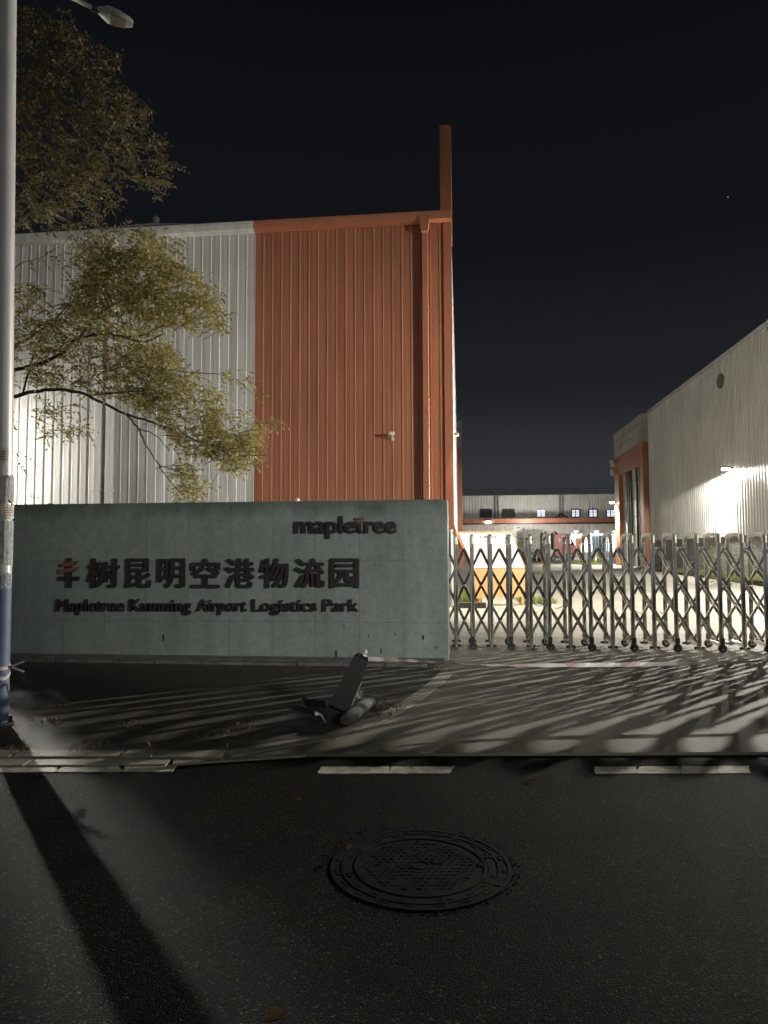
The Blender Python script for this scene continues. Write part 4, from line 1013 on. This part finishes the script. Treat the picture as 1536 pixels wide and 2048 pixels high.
def fill(mb, P, count, Y0, Y1, leaf, clump=1.0, out=None, twigs=None, cs=.034):
    xs_ = [p[0] for p in P]; ys_ = [p[1] for p in P]; k = 0; tries = 0
    while k < count and tries < count * 60:
        tries += 1
        x, y = rnd.uniform(min(xs_), max(xs_)), rnd.uniform(min(ys_), max(ys_))
        if not inpoly(x, y, P): continue
        nz = noise.noise(Vector((x * cs, y * cs, 3.1))) + .5 * noise.noise(Vector((x * cs * 2.3, y * cs * 2.3, 9.7)))
        if clump and nz < rnd.uniform(-.75, .25) * clump: continue
        Y = rnd.uniform(Y0, Y1) if rnd.random() < .75 else (Y0 + Y1) / 2 + rnd.gauss(0, .2)
        p = at_y(x, y, Y); d = Vector((rnd.gauss(.45, .7), rnd.gauss(0, .6), rnd.gauss(.0, .45)))
        L = leaf * 3.1; spray(mb, p - d.normalized() * L * .5, d, 4, L, leaf)
        if twigs is not None and rnd.random() < .35: twigs.append((p, d.normalized()))
        k += 1
def limb(mb, pts, r0, r1):
    q = spline([at_y(*p) for p in pts], 6); n_ = len(q)
    q = [p + Vector((rnd.uniform(-1, 1), rnd.uniform(-1, 1), rnd.uniform(-1, 1))) * .012 for p in q]
    mb.tube(q, [r0 + (r1 - r0) * i / (n_ - 1) for i in range(n_)], 8)
Z2 = lambda x, y: (x / 2.743, y / 2.743 + 420)
def zl(pts, Ya, Yb): return [(*Z2(x, y), Ya + (Yb - Ya) * i / (len(pts) - 1)) for i, (x, y) in enumerate(pts)]
TY = 12.6; tb = at_y(-150, 1100, TY); tbx, tby = tb.x, tb.y
tree = thing('tree', 'autumn tree with yellow-green leaves spreading its branches above the sign wall', 'tree', (tbx, tby, .05), comp=False)
m = MB()
m.tube(spline([(tbx, tby, 0), (tbx + .05, tby, 1.2), (tbx + .02, tby + .05, 2.6), (tbx + .2, tby, 4.0), (tbx + .1, tby + .2, 5.6), (tbx + .3, tby + .2, 7.4)], 5), [.17 - .14 * i / 25 for i in range(26)], 12)
tk_ = part(m, 'trunk', bark, tree, True)
limbs = [(zl([(-440, 1230), (-200, 1130), (60, 1030), (200, 995), (340, 985), (480, 1020), (690, 1120)], 12.6, 12.0), .044, .022),
         (zl([(690, 1120), (880, 1180), (1000, 1230), (1130, 1280), (1330, 1320)], 12.0, 11.7), .021, .007),
         (zl([(690, 1120), (760, 1200), (800, 1290), (870, 1400), (960, 1520), (1040, 1590)], 12.0, 12.2), .017, .006),
         (zl([(480, 1020), (650, 1000), (790, 990), (820, 930)], 12.0, 12.3), .020, .008),
         (zl([(700, 1000), (850, 1080), (1000, 1140)], 12.1, 12.5), .014, .006),
         (zl([(760, 1200), (860, 1240), (930, 1320)], 12.1, 11.8), .012, .005),
         (zl([(870, 1400), (960, 1430), (1100, 1470)], 12.1, 12.4), .010, .004),
         (zl([(-440, 1000), (-150, 930), (70, 880), (190, 850), (340, 790), (420, 710), (600, 680), (780, 720), (900, 680)], 12.6, 11.8), .046, .010),
         (zl([(620, 690), (770, 690), (860, 650), (1000, 600), (1150, 590)], 11.9, 12.4), .020, .006),
         (zl([(560, 890), (720, 860), (1000, 890), (1250, 910), (1390, 1010)], 12.2, 11.8), .013, .004),
         (zl([(130, 1000), (160, 880), (200, 740), (290, 640), (360, 520)], 12.3, 12.8), .020, .006),
         (zl([(70, 750), (180, 690), (300, 600), (420, 480), (600, 330), (740, 200), (800, 110)], 12.5, 12.9), .020, .005),
         (zl([(80, 590), (180, 690)], 12.5, 12.6), .010, .008),
         (zl([(430, 700), (560, 560), (720, 480), (900, 430), (1080, 400)], 12.0, 12.6), .024, .006),
         (zl([(70, 330), (120, 290), (200, 270), (330, 200)], 12.8, 12.4), .008, .004)]
m = MB()
lm_ = MB()
for p_, a_, b_ in limbs: limb(lm_, p_, a_, b_)
cm = MB(); tw_ = []
polyA = [(150, 500), (200, 470), (250, 455), (300, 455), (330, 470), (345, 520), (375, 535), (405, 560), (440, 590), (450, 625), (445, 660), (425, 672), (400, 655), (350, 650), (300, 672), (200, 680), (100, 705), (70, 690), (95, 640), (130, 600), (155, 560)]
fill(cm, polyA, 900, 11.4, 13.2, .088, 1.0, twigs=tw_)
fill(cm, [(180, 500), (300, 480), (360, 560), (430, 600), (400, 640), (250, 640), (140, 640), (150, 570)], 450, 11.5, 13.0, .088, .8)
fill(cm, [(60, 700), (200, 685), (330, 680), (350, 720), (330, 800), (270, 812), (200, 790), (120, 775), (50, 772)], 420, 11.6, 12.9, .085, 1.2, twigs=tw_)
fill(cm, [(270, 690), (330, 690), (370, 730), (400, 770), (440, 785), (450, 860), (500, 850), (524, 838), (526, 880), (505, 925), (460, 945), (430, 915), (385, 915), (340, 880), (310, 830), (250, 800)], 640, 11.2, 12.7, .085, 1.0, twigs=tw_)
fill(cm, [(400, 830), (470, 830), (524, 838), (522, 885), (500, 920), (455, 940), (420, 910)], 90, 11.3, 12.3, .082, 1.0, twigs=tw_)
fill(cm, [(335, 935), (370, 915), (395, 945), (430, 960), (410, 975), (395, 990), (395, 1004), (340, 1008), (352, 970)], 85, 11.8, 12.5, .082, 1.0, twigs=tw_)
fill(cm, [(24, 560), (75, 565), (130, 650), (60, 730), (24, 720)], 130, 11.8, 13.0, .085, 1.2, twigs=tw_)
fill(cm, [(70, 795), (150, 795), (165, 855), (140, 870), (90, 870), (72, 850)], 42, 11.8, 12.8, .085, 1.0, twigs=tw_)
fill(cm, [(-220, 500), (24, 500), (24, 860), (-220, 900)], 300, 11.6, 13.4, .088, .8)
for line, n_ in (([(380, 742), (430, 745), (460, 741), (485, 750), (508, 790)], 26), ([(445, 824), (480, 815), (486, 835)], 8), ([(500, 850), (530, 838), (548, 834)], 10), ([(115, 520), (150, 500), (180, 470)], 10), ([(40, 530), (75, 515), (110, 518)], 9), ([(300, 460), (345, 475), (330, 500)], 16), ([(350, 520), (375, 535), (405, 560)], 14), ([(60, 830), (80, 855), (90, 878)], 7), ([(150, 858), (162, 868), (172, 855)], 6), ([(110, 580), (130, 565), (140, 590)], 9), ([(16, 905), (25, 925), (28, 935)], 4)):
    for k in range(n_):
        t_ = rnd.random() * (len(line) - 1); i = int(t_); f_ = t_ - i
        x = line[i][0] * (1 - f_) + line[i + 1][0] * f_ + rnd.gauss(0, 4); y = line[i][1] * (1 - f_) + line[i + 1][1] * f_ + rnd.gauss(0, 4)
        spray(cm, at_y(x, y, rnd.uniform(11.7, 12.4)), Vector((rnd.gauss(.6, .4), rnd.gauss(0, .4), rnd.gauss(-.3, .3))), 3, .22, .08)
part(cm, 'crown', leaf_a, tree)
for p_, d_ in tw_: lm_.tube([p_ - d_ * .32 + Vector((0, 0, -.03)), p_ - d_ * .1, p_ + d_ * .12], [.005, .004, .002], 4)
part(lm_, 'limbs', bark, tk_, True)

TX = at_y(-190, 1100, 16.5)
tt = thing('tree', 'tall dark tree rising behind the lamp pole against the night sky', 'tree', (TX.x, TX.y, .05), comp=False)
m = MB(); m.tube(spline([(TX.x, TX.y, 0), (TX.x + .1, TX.y, 3), (TX.x, TX.y + .1, 6), (TX.x + .4, TX.y, 9.5), (TX.x + .9, TX.y, 13)], 5), [.22 - .18 * i / 20 for i in range(21)], 12)
tk2 = part(m, 'trunk', bark, tt, True); m = MB()
for pts in ([(-140, 560), (0, 470), (120, 420), (250, 400)], [(-120, 420), (20, 330), (150, 280), (280, 270)], [(-100, 300), (40, 220), (130, 150), (180, 90)], [(-60, 180), (40, 100), (110, 40)], [(0, 470), (100, 400), (220, 330), (330, 320)]):
    limb(m, [(x, y, 16.5 + .3 * i) for i, (x, y) in enumerate(pts)], .05, .010)
part(m, 'limbs', bark, tk2, True)
cm = MB()
polyT = [(-160, -60), (100, 12), (140, 15), (170, 75), (178, 85), (230, 108), (236, 160), (246, 180), (290, 198), (296, 235), (300, 265), (335, 290), (345, 310), (338, 345), (318, 380), (300, 372), (262, 370), (248, 398), (228, 408), (235, 432), (270, 445), (290, 452), (240, 470), (120, 480), (60, 455), (0, 465), (-160, 480)]
fill(cm, polyT, 1250, 15.4, 18.2, .115, 1.0)
fill(cm, [(300, 290), (345, 305), (372, 318), (340, 350), (338, 378), (310, 402), (290, 370)], 36, 15.8, 16.8, .10, .6)
fill(cm, [(90, 20), (175, 75), (235, 110), (240, 170), (290, 200), (296, 260), (260, 330), (180, 400), (60, 440), (20, 300), (60, 120)], 500, 15.0, 16.5, .11, 1.1)
part(cm, 'crown', leaf_b, tt)

def bush(name, label, cat, comp_base, rad, hgt, n_, lm, leaf=.06, comp=True, zb_=0):
    o_ = thing(name, label, cat, comp_base, comp=comp); c = Vector(comp_base); mb = MB()
    for k in range(n_):
        th = rnd.uniform(0, 6.28); rr_ = rad * math.sqrt(rnd.random()) * (1 + .3 * noise.noise(Vector((th * 1.2, 0, c.x)))); t_ = rnd.random()
        p = c + Vector((rr_ * math.cos(th), rr_ * math.sin(th), zb_ + hgt * t_ * (1 - .35 * (rr_ / rad) ** 2))); spray(mb, p, Vector((math.cos(th) * .6, math.sin(th) * .6, rnd.uniform(-.1, .9))), 3, leaf * 3, leaf)
    part(mb, 'foliage', lm, o_)
    mb = MB()
    for k in range(5):
        th = k * 1.26; mb.tube([c, c + Vector((rad * .3 * math.cos(th), rad * .3 * math.sin(th), zb_ + hgt * .4)), c + Vector((rad * .6 * math.cos(th), rad * .6 * math.sin(th), zb_ + hgt * .75))], [.02, .014, .006], 6)
    part(mb, 'stems', bark, o_); return o_
q = w2c(at_y(1034, 1100, 27)); bush('shrub', 'loose pale shrub behind the right end of the notice board', 'shrub', (q.x, q.y, gz(27)), .62, 2.35, 420, leaf_g, .07)
q = w2c(at_y(1452, 1120, 27.0)); bush('shrub', 'round bush with pale top against the right warehouse base wall', 'shrub', (q.x, q.y, gz(27)), .85, 1.65, 620, leaf_g, .06)
q = w2c(at_y(982, 1080, 30)); bush('shrub', 'low twiggy shrub showing above the top edge of the notice board', 'shrub', (q.x, q.y, gz(30)), .9, 2.2, 240, leaf_g, .06)
p = at_y(80, 985, 13.4); bush('shrub', 'thin russet sapling peeping above the left part of the sign wall', 'shrub', (p.x, p.y, .05), .28, 2.62, 90, leaf_r, .075, comp=False)
p = Vector((-6.0, 11.5, 0)); bush('shrub', 'dense unseen shrub added beyond the left end of the sign wall to shade the pavement', 'shrub', (p.x, p.y, .05), .62, 1.9, 1500, leaf_b, .08, comp=False)  # added out of view to shade the pavement from the left lamp
p = Vector((-7.6, 11.2, 0)); bush('shrub', 'dense unseen shrub added left of the sign wall to block low lamp light', 'shrub', (p.x, p.y, .05), .8, 1.9, 1600, leaf_b, .08, comp=False)  # second added screen of leaves against the left lamp's low rays
# grass strips: under the notice board and along the right warehouse
m = MB()
def grass_area(fn, n_, h=.14):
    for k in range(n_):
        p = fn(); blade(m, p, rnd.uniform(.4, 1) * h, .06, .012)
grass_area(lambda: c2w(rnd.uniform(-.1, .55), rnd.uniform(18.6, 24), gz(20)), 900, .3)
grass_area(lambda: c2w(rnd.uniform(11.4, 12.45), rnd.uniform(23, 48), gz(33) + .1), 9000, .3)
grass_area(lambda: c2w(rnd.uniform(1.6, 2.6), rnd.uniform(19.6, 21.5), gz(20)), 700, .2)
grass_area(lambda: c2w(rnd.uniform(9.6, 11.8), rnd.uniform(58, 66), gz(60)), 1600, .35)
o_ = m.obj('grass', leafmat('grass_blade', [(.10, .13, .03), (.17, .18, .05), (.08, .11, .03)])); tag(o_, kind='stuff')
m = MB()
for (u0, u1, v0, v1, g) in ((11.28, 11.38, 22, 48, 33), (-.16, .62, 18.1, 18.25, 18)):
    q = [c2w(u0, v0), c2w(u1, v0), c2w(u1, v1), c2w(u0, v1)]; m.prism([(p.x, p.y) for p in q], 0, gz(g) + .14)
q = [c2w(11.38, 22), c2w(12.52, 22), c2w(12.52, 48.2), c2w(11.38, 48.2)]; m.prism([(p.x, p.y) for p in q], 0, gz(33) + .09)
struct(m, 'planter_kerb', foam_conc)

# ================================================================== OFF-FRAME LIGHTING: STREET LAMPS AND ADDED FILL LAMPS
def street_light(label, x, y, h, energy, col, head=(0, 0, 0), spot=None, aim=None):
    L = thing('street_lamp', label, 'street lamp', (x, y, 0), comp=False)
    mb = MB(); mb.tube([(x, y, 0), (x, y, h + .2)], [.07, .05], 14); part(mb, 'shaft', pole_white, L, True)
    mb = MB(); hx_ = Vector((x, y, h)) + Vector(head); mb.tube([(x, y, h + .1), hx_ + Vector((0, 0, .1))], .03, 8); part(mb, 'arm', pole_white, L, True)
    mb = MB(); mb.box(hx_.x - .2, hx_.x + .2, hx_.y - .2, hx_.y + .2, h + .08, h + .15, .05); part(mb, 'lamp_head', pole_white, L)
    mb = MB(); mb.box(hx_.x - .15, hx_.x + .15, hx_.y - .15, hx_.y + .15, h + .04, h + .078, .04); part(mb, 'lens', lamp_em, L)
    lamp('lamp_light', 'SPOT' if spot else 'POINT', hx_ - Vector((0, 0, .12)), energy, col, L, .12, spot, aim)
    return L
ll = street_light('lit lamp standing by the white wall, left behind the sign wall, outside the frame', -13.0, 19.75, 4.2, 2100, (1.0, .96, .88), (.3, -.1, 0))
lamp('lamp_light', 'SPOT', (-12.7, 19.65, 4.0), 20000, (1.0, .96, .88), ll, .12, 40, (.279 * .98, -.96 * .98, -.19), .13)
street_light('lit street lamp far along the road at right, outside the frame', 17, -9, 6.5, 700, (1.0, .97, .88), (0, .6, 0))

fl = thing('floodlight', 'added floodlight on a post outside the frame at right, brightening the orange facade', 'floodlight', (14.4, 8.6, .02))
m = MB(); m.tube([(14.4, 8.6, .02), (14.4, 8.6, 4.9)], .06, 12); part(m, 'shaft', pole_white, fl, True)
m = MB(); m.box(14.2, 14.6, 8.4, 8.8, 4.9, 5.25, .04); part(m, 'housing', dark_metal, fl)
m = MB(); m.box(14.19, 14.197, 8.45, 8.75, 4.94, 5.2); part(m, 'lens', lamp_em, fl)
lamp('lamp_light', 'SPOT', (14.1, 8.7, 5.1), 13500, (1.0, .95, .88), fl, .12, 62, (-20, 10.6, -2.6), .9)  # invented fill lamp, its cone kept to the warehouse front
sl = thing('floodlight', 'added floodlight on a post across the road, outside the frame, brightening the sign wall', 'floodlight', (5.6, -1.6, 0), comp=False)
m = MB(); m.tube([(5.6, -1.6, 0), (5.6, -1.6, 3.1)], .05, 12); part(m, 'shaft', pole_white, sl, True)
m = MB(); m.box(5.4, 5.8, -1.8, -1.4, 3.1, 3.4, .04); part(m, 'housing', dark_metal, sl)
m = MB(); m.box(5.45, 5.75, -1.396, -1.388, 3.14, 3.36); part(m, 'lens', lamp_em, sl)
lamp('lamp_light', 'SPOT', (5.6, -1.35, 3.25), 3500, (.98, 1.0, .93), sl, .25, 35, (-6.35, 11.1, -1.7), .85)  # invented fill beam, narrow so that mainly the sign brightens

# one star
sp = O + ray(1456, 394) * 2500; m = MB(); m.ball((0, 0, 0), 1.1, 8); o_ = m.obj('star', mat('star_light', (1, 1, 1), .5, emit=(1, 1, 1), estr=.7)); o_.location = sp; tag(o_, kind='structure')
